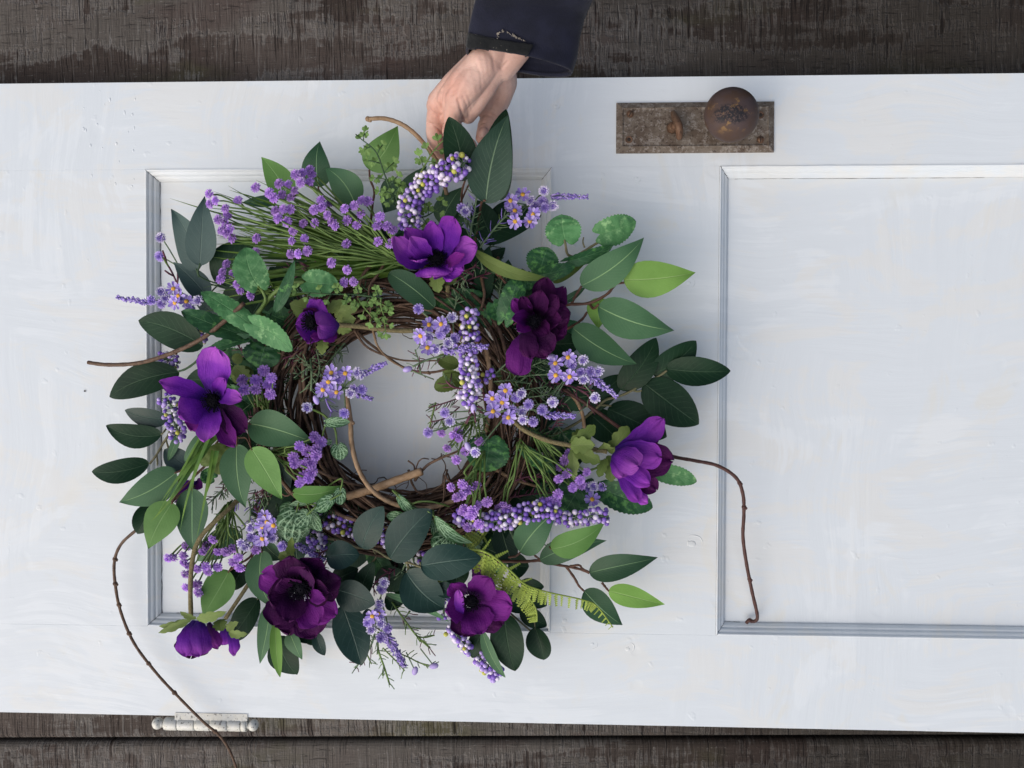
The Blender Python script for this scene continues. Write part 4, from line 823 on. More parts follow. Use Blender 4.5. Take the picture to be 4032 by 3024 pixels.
# --- small dark leaves tucked low around the vine ring, and loose needles between them
fm = MB(); fl_leaves = []
for i in range(96):
    a = 2 * math.pi * (i + rnd(-.3, .3)) / 96 * 1.0; r0 = rnd(.135, .185); r1 = r0 + rnd(.035, .06)
    out = Vector((math.cos(a), math.sin(a), 0)); a2 = a + rnd(-.9, .9); dr = Vector((math.cos(a2), math.sin(a2), 0))
    b = Vector((rc.x, rc.y, TOP + rnd(.012, .045))) + out * r0; t = b + dr * rnd(.045, .065) + Vector((0, 0, rnd(-.01, .012))); t.z = max(t.z, TOP + .006)
    if (t - Vector((rc.x, rc.y, t.z))).length > .222: t = b + (t - b) * .6
    fl_leaves.append((random.choice(('ruscus', 'ruscus', 'deep', 'mintd', 'pine', 'ruscus')), b, t, rnd(.022, .032)))
    fm.tube([b, b - dr * .012 - Vector((0, 0, .004)), Vector((rc.x, rc.y, TOP + .03)) + out * .13], .0008, 5)
fb_ = fm.build('filler_branch', MAT['dstem'], wreath)
for (m_, b, t, w_) in fl_leaves: leaf_obj(m_, b, t, w_, fb_)
fm = MB()
for i in range(115):
    a = rnd(0, 6.28); r0 = rnd(.105, .185); a2 = a + rnd(-1.2, 1.2); p = Vector((rc.x + math.cos(a) * r0, rc.y + math.sin(a) * r0, TOP + rnd(.02, .075))); q = p + Vector((math.cos(a2), math.sin(a2), rnd(-.3, .3))) * rnd(.03, .05)
    q.z = max(q.z, TOP + .008); path = bez([p, p.lerp(q, .5) + Vector((rnd(-.004, .004), rnd(-.004, .004), .004)), q], 5); fm.tube(path, .0009, 5, i % 3)
    n0 = len(fm.v)
    for c in range(16):
        t = rnd(0, len(path) - 1.01); k = int(t); c0 = path[k].lerp(path[k + 1], t - k); d = (path[k + 1] - path[k]).normalized(); o = Matrix.Rotation(rnd(0, 6.28), 3, d) @ d.orthogonal().normalized()
        v = (d * rnd(.35, .8) + o).normalized() * rnd(.007, .013); fm.tube([c0, c0 + v * .55, c0 + v], [.0005, .0008, .0005], 4, i % 3)
tag(fm.build('loose_needles', [MAT['sage'], MAT['dstem'], MAT['wine']], wreath), kind='stuff')

# --- anemones
def petal_prof(u):
    a = 0.30 + 0.70 * math.sin(math.pi / 2 * min(1, u / 0.66))
    if u > 0.70: a *= math.sqrt(max(0.0, 1 - ((u - 0.70) / 0.30) ** 2.6))
    return a
def petal(mat, b, t, wd, parent, arch=0.06, cup=0.35, roll=0, bend=0, curl=0.0):
    L = (t - b).length; d = (t - b) / L
    up = Vector((0, 0, 1)) if abs(d.z) < 0.95 else Vector((0, 1, 0))
    side = d.cross(up).normalized(); nrm = side.cross(d).normalized()
    Rr = Matrix.Rotation(R(roll), 3, d); side = Rr @ side; nrm = Rr @ nrm
    hw0 = wd / 2 / max(math.cos(R(roll)), 0.45); nu, nv = 18, 12; ph = rnd(0, 6.28); ph2 = rnd(0, 6.28)
    rows, uvs = [], []
    for i in range(nu + 1):
        u = 1 - (1 - i / nu) ** 1.9; hw = hw0 * petal_prof(min(u, 0.9995)); row, ur = [], []
        c = b + (t - b) * u + nrm * arch * L * 4 * u * (1 - u) + side * bend * L * 4 * u * (1 - u) + nrm * curl * L * max(0, u - 0.6) ** 2 * 4
        for j in range(nv + 1):
            v = -1 + 2 * j / nv
            rip = 0.085 * hw0 * (u ** 1.6) * (math.sin(4.5 * v + ph) + 0.55 * math.sin(10 * v + ph2 + 2 * u)) + 0.03 * hw0 * math.sin(9 * u + 3 * v + ph2)
            edge = 1 + 0.05 * math.sin(7 * u * 3 + ph) * abs(v) ** 4
            tipr = d * (0.05 * L * u ** 5 * math.sin(6 * v + ph))
            row.append(c + side * hw * v * edge + nrm * (cup * hw * v * v + rip) + tipr); ur.append((u, j / nv))
        rows.append(row); uvs.append(ur)
    mb = MB(); mb.grid(rows, 0, uvs); return mb.build('petal', MAT[mat], parent)
def anemone(reg, cx, cy, h, petals, core=None, axis=(0, 0, 1), sepals=(), stem=None, corepx=80, white=0):
    """petals: (mat, bx, by, hb, tx, ty, ht, width, kw)"""
    C = P(reg, cx, cy, h)
    fl = empty('anemone', C, wreath)
    for p in petals:
        mat, bx, by, hb, tx, ty, ht, wd = p[:8]; kw = p[8] if len(p) > 8 else {}
        petal(mat, P(reg, bx, by, hb), P(reg, tx, ty, ht), S(reg, wd * .93, ht), fl, **kw)
    if core:
        ax = Vector(axis).normalized(); M = ax.to_track_quat('Z', 'Y').to_matrix(); r = S(reg, corepx, h); mb = MB()
        mb.ball(C, r * 0.62, 0, 14, 10, (1, 1, 0.7), M)
        for k in range(90):
            a = 2 * math.pi * k / 90 * 7.3; e = rnd(0.12, 1.0); rr2 = r * (0.45 + 0.55 * e)
            q = C + M @ Vector((math.cos(a) * rr2, math.sin(a) * rr2, r * rnd(0.25, 0.62) * (1.25 - 0.6 * e)))
            s = C + M @ Vector((math.cos(a) * rr2 * .4, math.sin(a) * rr2 * .4, 0))
            w_ = 1 if (white and k % 5 == 0 and q.y < C.y and e > .6) else 0
            mb.tube([s, q], [0.0004, 0.0004], 4, w_); mb.ball(q, r * 0.055, w_, 6, 4)
        for k in range(60):
            a = rnd(0, 6.28); e = math.sqrt(rnd(0, 1)) * 0.5
            mb.ball(C + M @ Vector((math.cos(a) * r * e, math.sin(a) * r * e, r * 0.46 * math.sqrt(1 - (e / .66) ** 2))), r * 0.05, 0, 5, 4)
        mb.build('stamens', [MAT['black'], MAT['whitetip']], fl)
    for sp in sepals:
        mat, bx, by, hb, tx, ty, ht, wd = sp
        leaf_obj(mat, P(reg, bx, by, hb), P(reg, tx, ty, ht), S(reg, wd, ht), fl, shape='oval' if mat == 'olive' else 'ruscus', serr=True, nu=14, name='sepal', cup=.2)
    if stem:
        sreg, pts, r = stem; q = bez([P(sreg, *p) for p in pts], 6); mb = MB(); r0 = S(sreg, r, .05)
        mb.tube(q, [r0 * (1 + .05 * math.sin(i * 1.3)) for i in range(len(q))], 10); mb.build('stem', MAT['fuzzy'], fl)
    return fl
# upper middle
anemone('B', 1150, 1372, .096, [
    ('violet', 1120, 1400, .085, 880, 1115, .115, 230, dict(cup=.25)), ('violet', 1140, 1360, .085, 1115, 1048, .125, 200, dict(cup=.2)), ('violet', 1180, 1360, .085, 1335, 985, .135, 250, dict(cup=.3, curl=.2)),
    ('magenta', 1210, 1390, .085, 1492, 1260, .125, 270, dict(cup=.3)), ('magenta', 1050, 1420, .085, 772, 1180, .135, 215, dict(cup=.45, bend=-.08)), ('magenta', 1090, 1390, .09, 925, 1180, .132, 200, dict(cup=.2)),
    ('purple', 1235, 1430, .09, 1390, 1330, .125, 110, dict(cup=.4)), ('magenta', 1010, 1440, .08, 975, 1395, .12, 180, dict(cup=.3)), ('magenta', 1120, 1440, .088, 1110, 1520, .105, 330, dict(cup=-.2, arch=.2)),
    ('violet', 1190, 1420, .08, 1380, 1470, .105, 240, dict(cup=.3)), ('magenta', 1200, 1460, .088, 1300, 1528, .10, 150, dict(cup=-.2)), ('violet', 1140, 1370, .083, 1000, 1250, .10, 260, {}), ('violet', 1160, 1400, .083, 1280, 1480, .10, 300, {})],
    True, (0, .25, 1), [('sepal', 1160, 1490, .07, 1170, 1670, .075, 130), ('olive', 1260, 1520, .07, 1290, 1590, .07, 100), ('sepal', 900, 1400, .07, 880, 1465, .07, 90)], ('E', [(1245, -60, .07), (1250, 20, .06), (1275, 80, .055), (1330, 300, .05)], 22), 100)
# upper right, plum
anemone('N', 1300, 1530, .118, [
    ('plum', 1400, 1500, .08, 1470, 905, .125, 380, dict(cup=.3)), ('plum', 1450, 1480, .08, 1735, 1040, .11, 360, dict(cup=.3)), ('plum', 1450, 1500, .08, 1825, 1420, .105, 420, dict(cup=.3)), ('plum', 1400, 1520, .08, 1740, 1740, .10, 420, dict(cup=.3)),
    ('plum', 1350, 1520, .08, 1560, 1860, .10, 400, dict(cup=.3)), ('purple', 1280, 1480, .09, 1000, 1210, .135, 250, dict(cup=.4, roll=-20)), ('purple', 1260, 1500, .09, 985, 1480, .135, 260, dict(cup=.4)), ('purple', 1250, 1560, .09, 1060, 1660, .13, 230, dict(cup=.3)),
    ('plum', 1340, 1440, .095, 1400, 1080, .14, 330, dict(cup=.4)), ('plum', 1400, 1420, .095, 1640, 1180, .13, 330, dict(cup=.45)), ('plum', 1420, 1500, .095, 1700, 1500, .125, 360, dict(cup=.45)), ('plum', 1330, 1580, .095, 1500, 1720, .13, 300, dict(cup=.4)), ('plum', 1220, 1450, .095, 1120, 1180, .14, 220, dict(cup=.4)),
    ('purple', 1200, 1680, .095, 1070, 2290, .10, 420, dict(cup=-.1, bend=.06)), ('plum', 1180, 1600, .10, 1250, 2060, .115, 300, dict(cup=-.15)), ('plum', 1280, 1640, .09, 1480, 2050, .10, 330, dict(cup=.1)), ('plum', 1300, 1620, .095, 1560, 1960, .11, 360, dict(cup=.2))],
    True, (.1, -.1, 1), (), None, 120)
# left
anemone('D', 1195, 725, .106, [
    ('magenta', 1195, 680, .092, 1245, 258, .125, 335, dict(cup=.2, curl=.12)), ('violet', 1150, 700, .095, 740, 560, .13, 190, dict(cup=.3, bend=.06)), ('violet', 1160, 745, .095, 895, 850, .12, 300, dict(cup=.2)),
    ('magenta', 1200, 770, .095, 1125, 1075, .125, 220, dict(cup=.2, bend=-.06)), ('magenta', 1240, 690, .095, 1440, 720, .135, 150, dict(cup=.5, roll=-20)), ('violet', 1230, 690, .092, 1290, 540, .12, 150, dict(cup=.4)),
    ('plum', 1250, 760, .09, 1478, 985, .11, 270, dict(cup=.3)), ('purple', 1250, 790, .09, 1385, 1115, .115, 190, dict(cup=.4, bend=.04)), ('purple', 1170, 780, .085, 1010, 985, .10, 230, dict(cup=.2))],
    True, (-.15, -.1, 1), [('olive', 1380, 420, .07, 1500, 540, .06, 140)], None, 105)
# bud with open dark cup
anemone('M', 465, 1350, .108, [
    ('violet', 500, 1330, .085, 610, 1040, .10, 360, dict(cup=.2)), ('plum', 620, 1370, .075, 350, 1180, .100, 300, dict(cup=.4)), ('violet', 640, 1420, .075, 245, 1400, .105, 460, dict(cup=.35)),
    ('violet', 580, 1440, .075, 420, 1665, .10, 360, dict(cup=.3)), ('plum', 640, 1420, .08, 300, 1350, .096, 330, dict(cup=.3)), ('magenta', 870, 1400, .10, 570, 1400, .135, 470, dict(cup=-.45, arch=.12)), ('purple', 700, 1560, .11, 460, 1570, .13, 130, dict(cup=.1)), ('purple', 820, 1480, .10, 640, 1620, .125, 250, dict(cup=-.3))],
    True, (-.5, .15, 1), [('sepal', 480, 1200, .08, 150, 1090, .085, 230), ('sepal', 800, 1260, .08, 1145, 1150, .085, 190), ('sepal', 830, 1380, .08, 1118, 1310, .085, 220), ('sepal', 830, 1440, .08, 1060, 1480, .085, 150), ('sepal', 700, 1200, .08, 950, 1040, .085, 150), ('sepal', 380, 1290, .08, 190, 1190, .08, 90), ('sepal', 640, 1620, .08, 620, 1830, .085, 170)],
    ('M', [(860, 1400, .09), (1080, 1412, .085), (1400, 1450, .08), (1700, 1480, .078), (1940, 1480, .075)], 36), 170)
# right, side view
anemone('F', 930, 1190, .075, [
    ('violet', 925, 1175, .07, 1340, 888, .095, 225, dict(cup=.3, bend=.06)), ('plum', 960, 1200, .065, 1425, 1250, .085, 330, dict(cup=.3)), ('violet', 930, 1160, .075, 1318, 1215, .11, 270, dict(cup=-.2, arch=.12)),
    ('plum', 1000, 1280, .06, 1285, 1500, .075, 200, dict(cup=.3)), ('magenta', 915, 1180, .085, 1130, 1290, .125, 260, dict(cup=-.3, arch=.15, roll=-15)), ('violet', 930, 1230, .08, 1228, 1450, .11, 190, dict(cup=-.2, arch=.1)),
    ('violet', 940, 1260, .075, 1130, 1590, .09, 160, dict(cup=-.1)), ('magenta', 1060, 1500, .07, 1215, 1612, .085, 110, dict(cup=-.2)), ('magenta', 925, 1200, .085, 1010, 1390, .12, 170, dict(cup=-.3, arch=.1)), ('purple', 1060, 1100, .06, 1300, 1010, .07, 190, {})],
    None, (0, 0, 1), [('olive', 880, 1180, .07, 1050, 950, .075, 130), ('sepal', 850, 1170, .07, 830, 1090, .085, 160), ('olive', 880, 1200, .075, 900, 1430, .08, 110), ('olive', 860, 1230, .08, 790, 1390, .085, 80), ('olive', 540, 1110, .08, 760, 940, .085, 115), ('sepal', 540, 1120, .085, 760, 1110, .09, 135), ('olive', 560, 1140, .085, 805, 1260, .088, 115), ('sepal', 560, 1140, .085, 575, 1415, .085, 90), ('olive', 560, 1080, .07, 700, 1000, .07, 130)],
    ('F', [(30, 885, .075), (150, 985, .08), (340, 1070, .083), (520, 1110, .083), (700, 1140, .08), (860, 1168, .075)], 20))
# lower left, plum
anemone('G', 1960, 800, .112, [
    ('purple', 1920, 800, .085, 1620, 690, .10, 290, dict(cup=.2)), ('plum', 1930, 780, .085, 1880, 535, .115, 370, dict(cup=.2)), ('plum', 1990, 780, .085, 2130, 560, .11, 330, dict(cup=.2)), ('plum', 2010, 800, .085, 2300, 740, .11, 340, dict(cup=.2)),
    ('plum', 1900, 830, .085, 1670, 870, .11, 300, dict(cup=.2)), ('plum', 1900, 860, .085, 1725, 1130, .105, 340, dict(cup=.2)), ('plum', 1940, 870, .085, 1860, 1210, .10, 300, dict(cup=.2)), ('plum', 1990, 870, .085, 2080, 1230, .10, 330, dict(cup=.2)), ('purple', 2010, 850, .085, 2260, 1040, .105, 340, dict(cup=.2)),
    ('plum', 1930, 800, .095, 1800, 720, .125, 270, dict(cup=.35)), ('plum', 1960, 780, .095, 2000, 640, .128, 300, dict(cup=.35)), ('plum', 2000, 810, .095, 2200, 840, .125, 280, dict(cup=.35)), ('purple', 1985, 860, .095, 2100, 1130, .12, 300, dict(cup=.25)), ('plum', 1930, 860, .095, 1850, 1100, .12, 280, dict(cup=.3)), ('purple', 2010, 830, .10, 2170, 900, .13, 140, dict(cup=.3))],
    True, (0, -.1, 1), [('olive', 1860, 560, .08, 1775, 500, .085, 110), ('olive', 1880, 560, .08, 1880, 365, .11, 65)], None, 125, 1)
# lower right
anemone('H', 1452, 1032, .118, [
    ('purple', 1500, 900, .085, 1560, 610, .10, 170, dict(cup=.1)), ('purple', 1400, 980, .09, 1275, 880, .12, 200, dict(cup=.2)), ('purple', 1470, 1000, .10, 1610, 830, .13, 270, dict(cup=.25)), ('purple', 1490, 1030, .095, 1795, 1075, .12, 300, dict(cup=.15)),
    ('plum', 1490, 1090, .09, 1720, 1240, .105, 260, dict(cup=.2)), ('purple', 1470, 1080, .098, 1545, 1312, .12, 340, dict(cup=.2)), ('plum', 1430, 1090, .09, 1370, 1330, .105, 270, dict(cup=.2)), ('purple', 1400, 1040, .095, 1228, 1110, .12, 290, dict(cup=.25)), ('magenta', 1362, 1170, .10, 1338, 945, .122, 95, dict(cup=.3))],
    True, (-.05, .05, 1), (), None, 92)
# bottom left, nodding
anemone('G', 1000, 1080, .05, [
    ('plum', 1080, 1100, .03, 1000, 1410, .04, 330, dict(cup=.2)), ('violet', 1040, 1090, .06, 955, 1395, .075, 260, dict(cup=-.35, arch=.15)), ('violet', 1070, 1090, .065, 1075, 1395, .075, 240, dict(cup=-.35, arch=.15)), ('purple', 1150, 1110, .055, 1235, 1330, .06, 130, dict(cup=-.2)), ('magenta', 1180, 1170, .04, 1190, 1320, .045, 170, dict(cup=-.2)),
    ('violet', 1300, 1150, .04, 1280, 1300, .04, 120, dict(cup=-.2)), ('violet', 1325, 1170, .05, 1375, 1392, .055, 115, dict(cup=-.25, bend=-.1))],
    None, (0, 0, 1), [('sepal', 1000, 1080, .07, 715, 1200, .075, 66), ('sepal', 960, 1090, .065, 720, 1140, .07, 56), ('sepal', 1050, 1085, .075, 1310, 1010, .085, 92), ('sepal', 1040, 1080, .07, 905, 1015, .085, 70), ('olive', 1260, 1080, .07, 1270, 1180, .08, 110), ('sepal', 1310, 1170, .065, 1415, 1105, .075, 70), ('sepal', 1330, 1190, .06, 1492, 1208, .065, 70)],
    ('G', [(1420, 30, .06), (1340, 110, .07), (1240, 200, .078), (1120, 320, .08), (1045, 440, .08), (1008, 600, .078), (995, 800, .072), (1000, 1050, .062)], 20))
sm = MB(); q = bez([P('G', 1560, 680, .04), P('G', 1450, 850, .05), P('G', 1300, 1075, .055)], 5); sm.tube(q, S('G', 18, .05), 9); sm.build('flower_stem', MAT['fuzzy'], wreath)
anemone('D', 950, 1530, .03, [('violet', 1090, 1430, .03, 860, 1600, .04, 150, {}), ('purple', 1050, 1420, .03, 1100, 1480, .04, 120, {}), ('violet', 1040, 1440, .025, 900, 1480, .03, 110, {})])

# --- small purple filler flowers
def pom_mesh(nm, m1, m2, tip=0.0):
    mb = MB()
    for (nr, el, ln) in ((11, -8, 1.0), (10, 22, 1.0), (8, 48, 0.96), (5, 72, 0.88)):
        for k in range(nr):
            a = 2 * math.pi * (k + (el % 3) * .35) / nr + rnd(-.12, .12); e = R(el + rnd(-8, 8))
            d = Vector((math.cos(a) * math.cos(e), math.sin(a) * math.cos(e), math.sin(e) * .85)); s = Vector((-math.sin(a), math.cos(a), 0))
            n_ = d.cross(s); l = ln * rnd(.92, 1.08); w_ = 0.22
            b = len(mb.v)
            mb.v += [d * .25 * l, d * .7 * l + s * w_ + n_ * .06, d * l + s * .13, d * l - s * .13, d * .7 * l - s * w_ + n_ * .06, d * .72 * l - n_ * .05]
            mb.face([b, b + 5, b + 1], 0); mb.face([b, b + 4, b + 5], 0); mb.face([b + 5, b + 2, b + 1], 1); mb.face([b + 5, b + 3, b + 2], 1); mb.face([b + 5, b + 4, b + 3], 1)
    mb.lathe([(.42, -.1), (.34, -.45), (.13, -.85), (.09, -1.0)], Matrix.Identity(4), 7, 0)
    return mb.mesh(nm, [MAT[m1], MAT[m2]], False)
POM = [pom_mesh('small_flower', 'pom', 'pom') for _ in range(3)]
CLO = [pom_mesh('clover_flower', 'lav', 'wht') for _ in range(2)]
CLL = [pom_mesh('clover_flower', 'lav', 'lil') for _ in range(2)]
def orient(p, ax, r, spin=None):
    M = Vector(ax).normalized().to_track_quat('Z', 'Y').to_matrix().to_4x4()
    return Matrix.Translation(p) @ M @ Matrix.Rotation(spin if spin is not None else rnd(0, 6.28), 4, 'Z') @ Matrix.Diagonal((r, r, r, 1))
def spray(anchor, pts, h, r0, meshes=POM, nm='small_flower', stemmat='stem', up=1.0, hub=None, stemr=8.0):
    A = P(*anchor); mb = MB(); heads = []
    for i, (reg, x, y) in enumerate(pts):
        hh = h + rnd(-.012, .012); p = P(reg, x, y, hh); r = S(reg, r0 if REG[reg][2] == 1000 else r0 * 1000 / REG[reg][2], hh) * rnd(1.08, 1.3)
        d = (p - A); d.z = 0; L = d.length; dn = d.normalized() if L > 1e-5 else Vector((1, 0, 0))
        ax = dn * .75 + Vector((rnd(-.35, .35), rnd(-.35, .35), up)); ax.normalize()
        s0 = p - ax * r * 0.9; side = Vector((-dn.y, dn.x, 0)) * rnd(-.08, .08) * L
        q = bez([s0, s0 - ax * 0.008 - dn * 0.01, p.lerp(A, .5) + side + Vector((0, 0, .004)), A + Vector((rnd(-.006, .006), rnd(-.006, .006), rnd(-.004, .004)))], 4)
        mb.tube(q, S('A', stemr, .05) * rnd(.8, 1.2), 5); heads.append((p, ax, r))
    br = mb.build('flower_spray', MAT[stemmat], wreath)
    for (p, ax, r) in heads: put(nm, random.choice(meshes), br, orient(p, ax, r))
    return br
A_ = [(1160, 362), (1165, 450), (1215, 420), (1300, 490), (1240, 585), (1300, 610), (1320, 545), (1270, 680), (1345, 665), (1310, 705), (1360, 750), (1410, 420), (1565, 308), (1575, 750), (1770, 275), (1845, 285), (1905, 335), (1910, 195), (1970, 185), (2035, 155), (2055, 195), (1960, 262), (2035, 262), (1795, 370), (1870, 395), (1725, 395), (1685, 355), (1735, 510), (1805, 495), (1870, 495), (1760, 575), (1840, 605), (1980, 620), (2080, 615), (1890, 685), (1880, 770), (1990, 755), (1870, 885), (1935, 885), (2010, 860), (2130, 415), (2075, 500), (2140, 480), (2190, 545)]
B_ = [(145, 860), (220, 885), (85, 945), (160, 910), (200, 990), (370, 1035), (350, 935), (435, 905), (500, 860), (550, 870), (490, 980), (455, 1075), (240, 1050), (270, 1085), (655, 1005), (635, 1085), (715, 1085), (765, 1120), (640, 1220), (745, 1240), (365, 1240), (25, 1300), (235, 1405), (370, 1465), (345, 1575), (425, 1570), (430, 910)]
spray(('B', 820, 1370, .07), [('A', x, y) for x, y in A_ if x < 1650] , .085, 40)
spray(('B', 860, 1390, .075), [('A', x, y) for x, y in A_ if x >= 1650] + [('B', x, y) for x, y in B_], .10, 40)
spray(('A', 1700, 1200, .06), [('A', x, y) for x, y in [(1560, 870), (1310, 975), (1275, 1045), (1260, 1105), (1370, 1060), (1400, 1150), (1430, 1195), (1520, 1245)]], .08, 40)
spray(('D', 1660, 820, .065), [('D', x, y) for x, y in [(1635, 465), (1570, 550), (1680, 590), (1565, 630), (1690, 670), (1470, 635), (1450, 550), (1700, 530)]], .09, 48)
spray(('D', 1680, 1180, .07), [('D', x, y) for x, y in [(2075, 1040), (2135, 1085), (1945, 1120), (2010, 1165), (2090, 1150), (1890, 1220), (2090, 1200), (1905, 1270), (1985, 1270), (2050, 1265), (2050, 1340), (1975, 1380), (2025, 1400), (1945, 1440)]], .10, 45)
spray(('E', 1480, 1080, .06), [('E', x, y) for x, y in [(1190, 1225), (1240, 1360), (1320, 1460), (1300, 1250), (1340, 1270), (1400, 1385), (1520, 1300), (1340, 1210)]], .085, 38)
spray(('F', 230, 1000, .07), [('F', x, y) for x, y in [(530, 1180), (495, 1240), (450, 1300), (515, 1355), (435, 1405), (620, 1415), (565, 1480), (685, 1345), (435, 1530), (560, 1280), (640, 1460), (420, 1620)]], .075, 38)
spray(('Q', 1090, -150, .08), [('Q', x, y) for x, y in [(765, 190), (890, 160), (950, 215), (1035, 170), (880, 275), (825, 300), (915, 415), (1050, 385), (1155, 350), (985, 495), (1070, 590), (945, 625), (900, 450), (1000, 440)]], .11, 41)
spray(('F', 100, 1090, .08), [('Q', x, y) for x, y in [(1335, 385), (1290, 420), (1925, 265), (1935, 95), (2025, 40), (2165, 110), (2085, 190), (1830, 335), (1905, 370), (1370, 420), (1760, 350), (1920, 300)]], .095, 40)
spray(('G', 1340, 90, .045), [('G', x, y) for x, y in [(805, 545), (850, 540), (935, 520), (940, 580), (975, 610), (1055, 640), (1130, 620), (1150, 660), (1235, 625), (955, 685), (1055, 775), (960, 800), (1065, 845), (1190, 385), (1135, 435), (1105, 485), (1180, 480), (1235, 490), (1305, 490), (1365, 460), (1440, 420), (1370, 580), (1410, 540), (1425, 630), (1565, 475), (965, 440)]], .055, 40)

# --- asters, clovers, lavender spikes on sprigs with needle leaves
def aster_mesh():
    mb = MB(); n = 11
    for k in range(n):
        a = 2 * math.pi * k / n + rnd(-.12, .12); e = R(rnd(-5, 30)); l = rnd(.82, 1.06)
        d = Vector((math.cos(a) * math.cos(e), math.sin(a) * math.cos(e), math.sin(e))); s = Vector((-math.sin(a), math.cos(a), 0)); up = s.cross(d) * -1
        rows = [[d * t * l + s * w_ * v + up * (.05 * v * v) for v in (-1, 0, 1)] for (t, w_) in ((.15, .05), (.5, .13), (.76, .185), (.94, .15), (1.0, .05))]
        mb.grid(rows[:4], 0 if k % 3 else 2); mb.grid(rows[3:], 2 if k % 3 else 1)
    mb.ball(Vector((0, 0, .12)), .27, 3, 10, 6, (1, 1, .6))
    mb.lathe([(.2, 0), (.14, -.3), (.05, -.6)], Matrix.Identity(4), 7, 4)
    return mb.mesh('aster', [MAT['lav'], MAT['wht'], MAT['lil'], MAT['yel'], MAT['stem']])
AST = [aster_mesh() for _ in range(4)]
def needles(mb, path, r, ln, dens, mats=(0,), spread=1.0):
    n = len(path); tot = sum((path[i + 1] - path[i]).length for i in range(n - 1)); cnt = max(3, int(tot / dens))
    for c in range(cnt):
        t = (c + rnd(0, .6)) / cnt * (n - 1); i = min(int(t), n - 2); p = path[i].lerp(path[i + 1], t - i); d = (path[i + 1] - path[i]).normalized()
        o = d.orthogonal().normalized(); o = Matrix.Rotation(rnd(0, 6.28), 3, d) @ o
        v = (d * rnd(.35, .8) + o * spread).normalized(); l = ln * rnd(.6, 1.1)
        mb.tube([p, p + v * l * .55, p + v * l + d * l * .12], [r * .6, r * .85, r * .7], 4, random.choice(mats))
def sprig(pts, h=None, ln=.010, dens=.0022, rr=.0007, mats=('sage',), side=(), nm='needle_sprig'):
    """pts = [(reg, x, y, h)...]; a stem with short needle leaves, plus side shoots"""
    mb = MB(); q = bez([P(*p) for p in pts], 6); mb.tube(q, .0011, 5, 0)
    needles(mb, q, rr, ln, dens, tuple(range(len(mats))))
    for sp in side:
        q2 = bez([P(*p) for p in sp], 5); mb.tube(q2, .0008, 5, 0); needles(mb, q2, rr, ln * .8, dens, tuple(range(len(mats))))
    return mb.build(nm, [MAT[m] for m in mats], wreath)
def spike(reg, x0, y0, x1, y1, h0, h1, wpx, parent, m='lav'):
    a, b = P(reg, x0, y0, h0), P(reg, x1, y1, h1); mb = MB(); d = (b - a); L = d.length; dn = d.normalized(); mb.tube([a, b], .0008, 5, 2); W = S(reg, wpx * 1.25, h0) / 2
    n = int(L / .0021)
    for i in range(n):
        t = i / n; rad = W * (1 - .6 * t) * rnd(.8, 1.15)
        for k in range(6):
            o = Matrix.Rotation(rnd(0, 6.28), 3, dn) @ dn.orthogonal().normalized(); c = a + d * t
            v_ = (o * .8 + dn * rnd(.45, .9)).normalized(); e = c + v_ * rad * rnd(.6, 1.15); mb.tube([c, c.lerp(e, .6), e + dn * .001], [.0004, .0008, .0010], 4, k % 2); mb.ball(e, .0011 * rnd(.6, 1.25), (k + i) % 2, 6, 4, (.8, .8, 1.3))
    return mb.build('lavender_spike', [MAT[m], MAT['lil' if m == 'lav' else m], MAT['sage']], parent)
def bud(mb, p, ax, r):
    M = Vector(ax).normalized().to_track_quat('Z', 'Y').to_matrix(); mb.ball(p, r, 0, 8, 7, (.62, .62, 1), M)
def posy(anchor, asters, clovers, spikes, h, ar=78, buds=(), light=True):
    mb = MB(); A = P(*anchor)
    allp = [(x, h + .004) for x in asters] + [(x, h - .002) for x in clovers]
    for (x, hh) in allp:
        p = P(*x, hh); mb.tube(bez([p - Vector((0, 0, .004)), p.lerp(A, .4) - Vector((0, 0, .004)), A], 4), .0008, 5, 0)
    br = mb.build('aster_spray', MAT['sage'], wreath)
    for x in asters:
        p = P(*x, h + rnd(.002, .009)); put('aster', random.choice(AST), br, orient(p, (rnd(-.45, .45), rnd(-.45, .35), 1), S(x[0], ar * REG['A'][2] / REG[x[0]][2], h)))
    for i, x in enumerate(clovers):
        p = P(*x, h + rnd(-.004, .003)); put('clover_flower', random.choice(CLO if i % 2 else CLL), br, orient(p, (rnd(-.5, .5), rnd(-.5, .5), 1), S(x[0], 50 * REG['A'][2] / REG[x[0]][2], h)))
    for s in spikes: spike(*s, br)
    if buds:
        for (reg, x, y, dx, dy) in buds:
            bb = MB(); p = P(reg, x, y, h); bud(bb, p, (dx, -dy, .3), S(reg, 44, h)); bb.tube([p, p + (A - p) * .25], .0007, 5, 1)
            bb.build('flower_bud', [MAT['lil'], MAT['sage']], br)
    return br
posy(('E', 1300, 420, .08), [('E', 1080, 285), ('E', 1010, 380), ('E', 1070, 485), ('E', 1190, 280)], [('E', 990, 145), ('E', 1285, 220), ('E', 1180, 370), ('E', 1085, 390), ('E', 1310, 400), ('E', 1140, 500), ('E', 1225, 320), ('E', 1250, 440)], [('E', 1180, 500, 1590, 478, .10, .11, 120)], .105)
posy(('E', 340, 830, .08), [('E', 205, 780), ('E', 280, 875), ('E', 235, 705), ('E', 355, 710), ('E', 160, 850)], [('E', 300, 760), ('E', 460, 700), ('E', 430, 850), ('E', 480, 720), ('E', 345, 1055), ('E', 20, 1005), ('E', 500, 850), ('E', 400, 880)], [('E', 500, 710, 712, 618, .09, .095, 80), ('E', 440, 880, 590, 930, .085, .09, 75)], .098, 80, [('E', 100, 940, -.3, -1)])
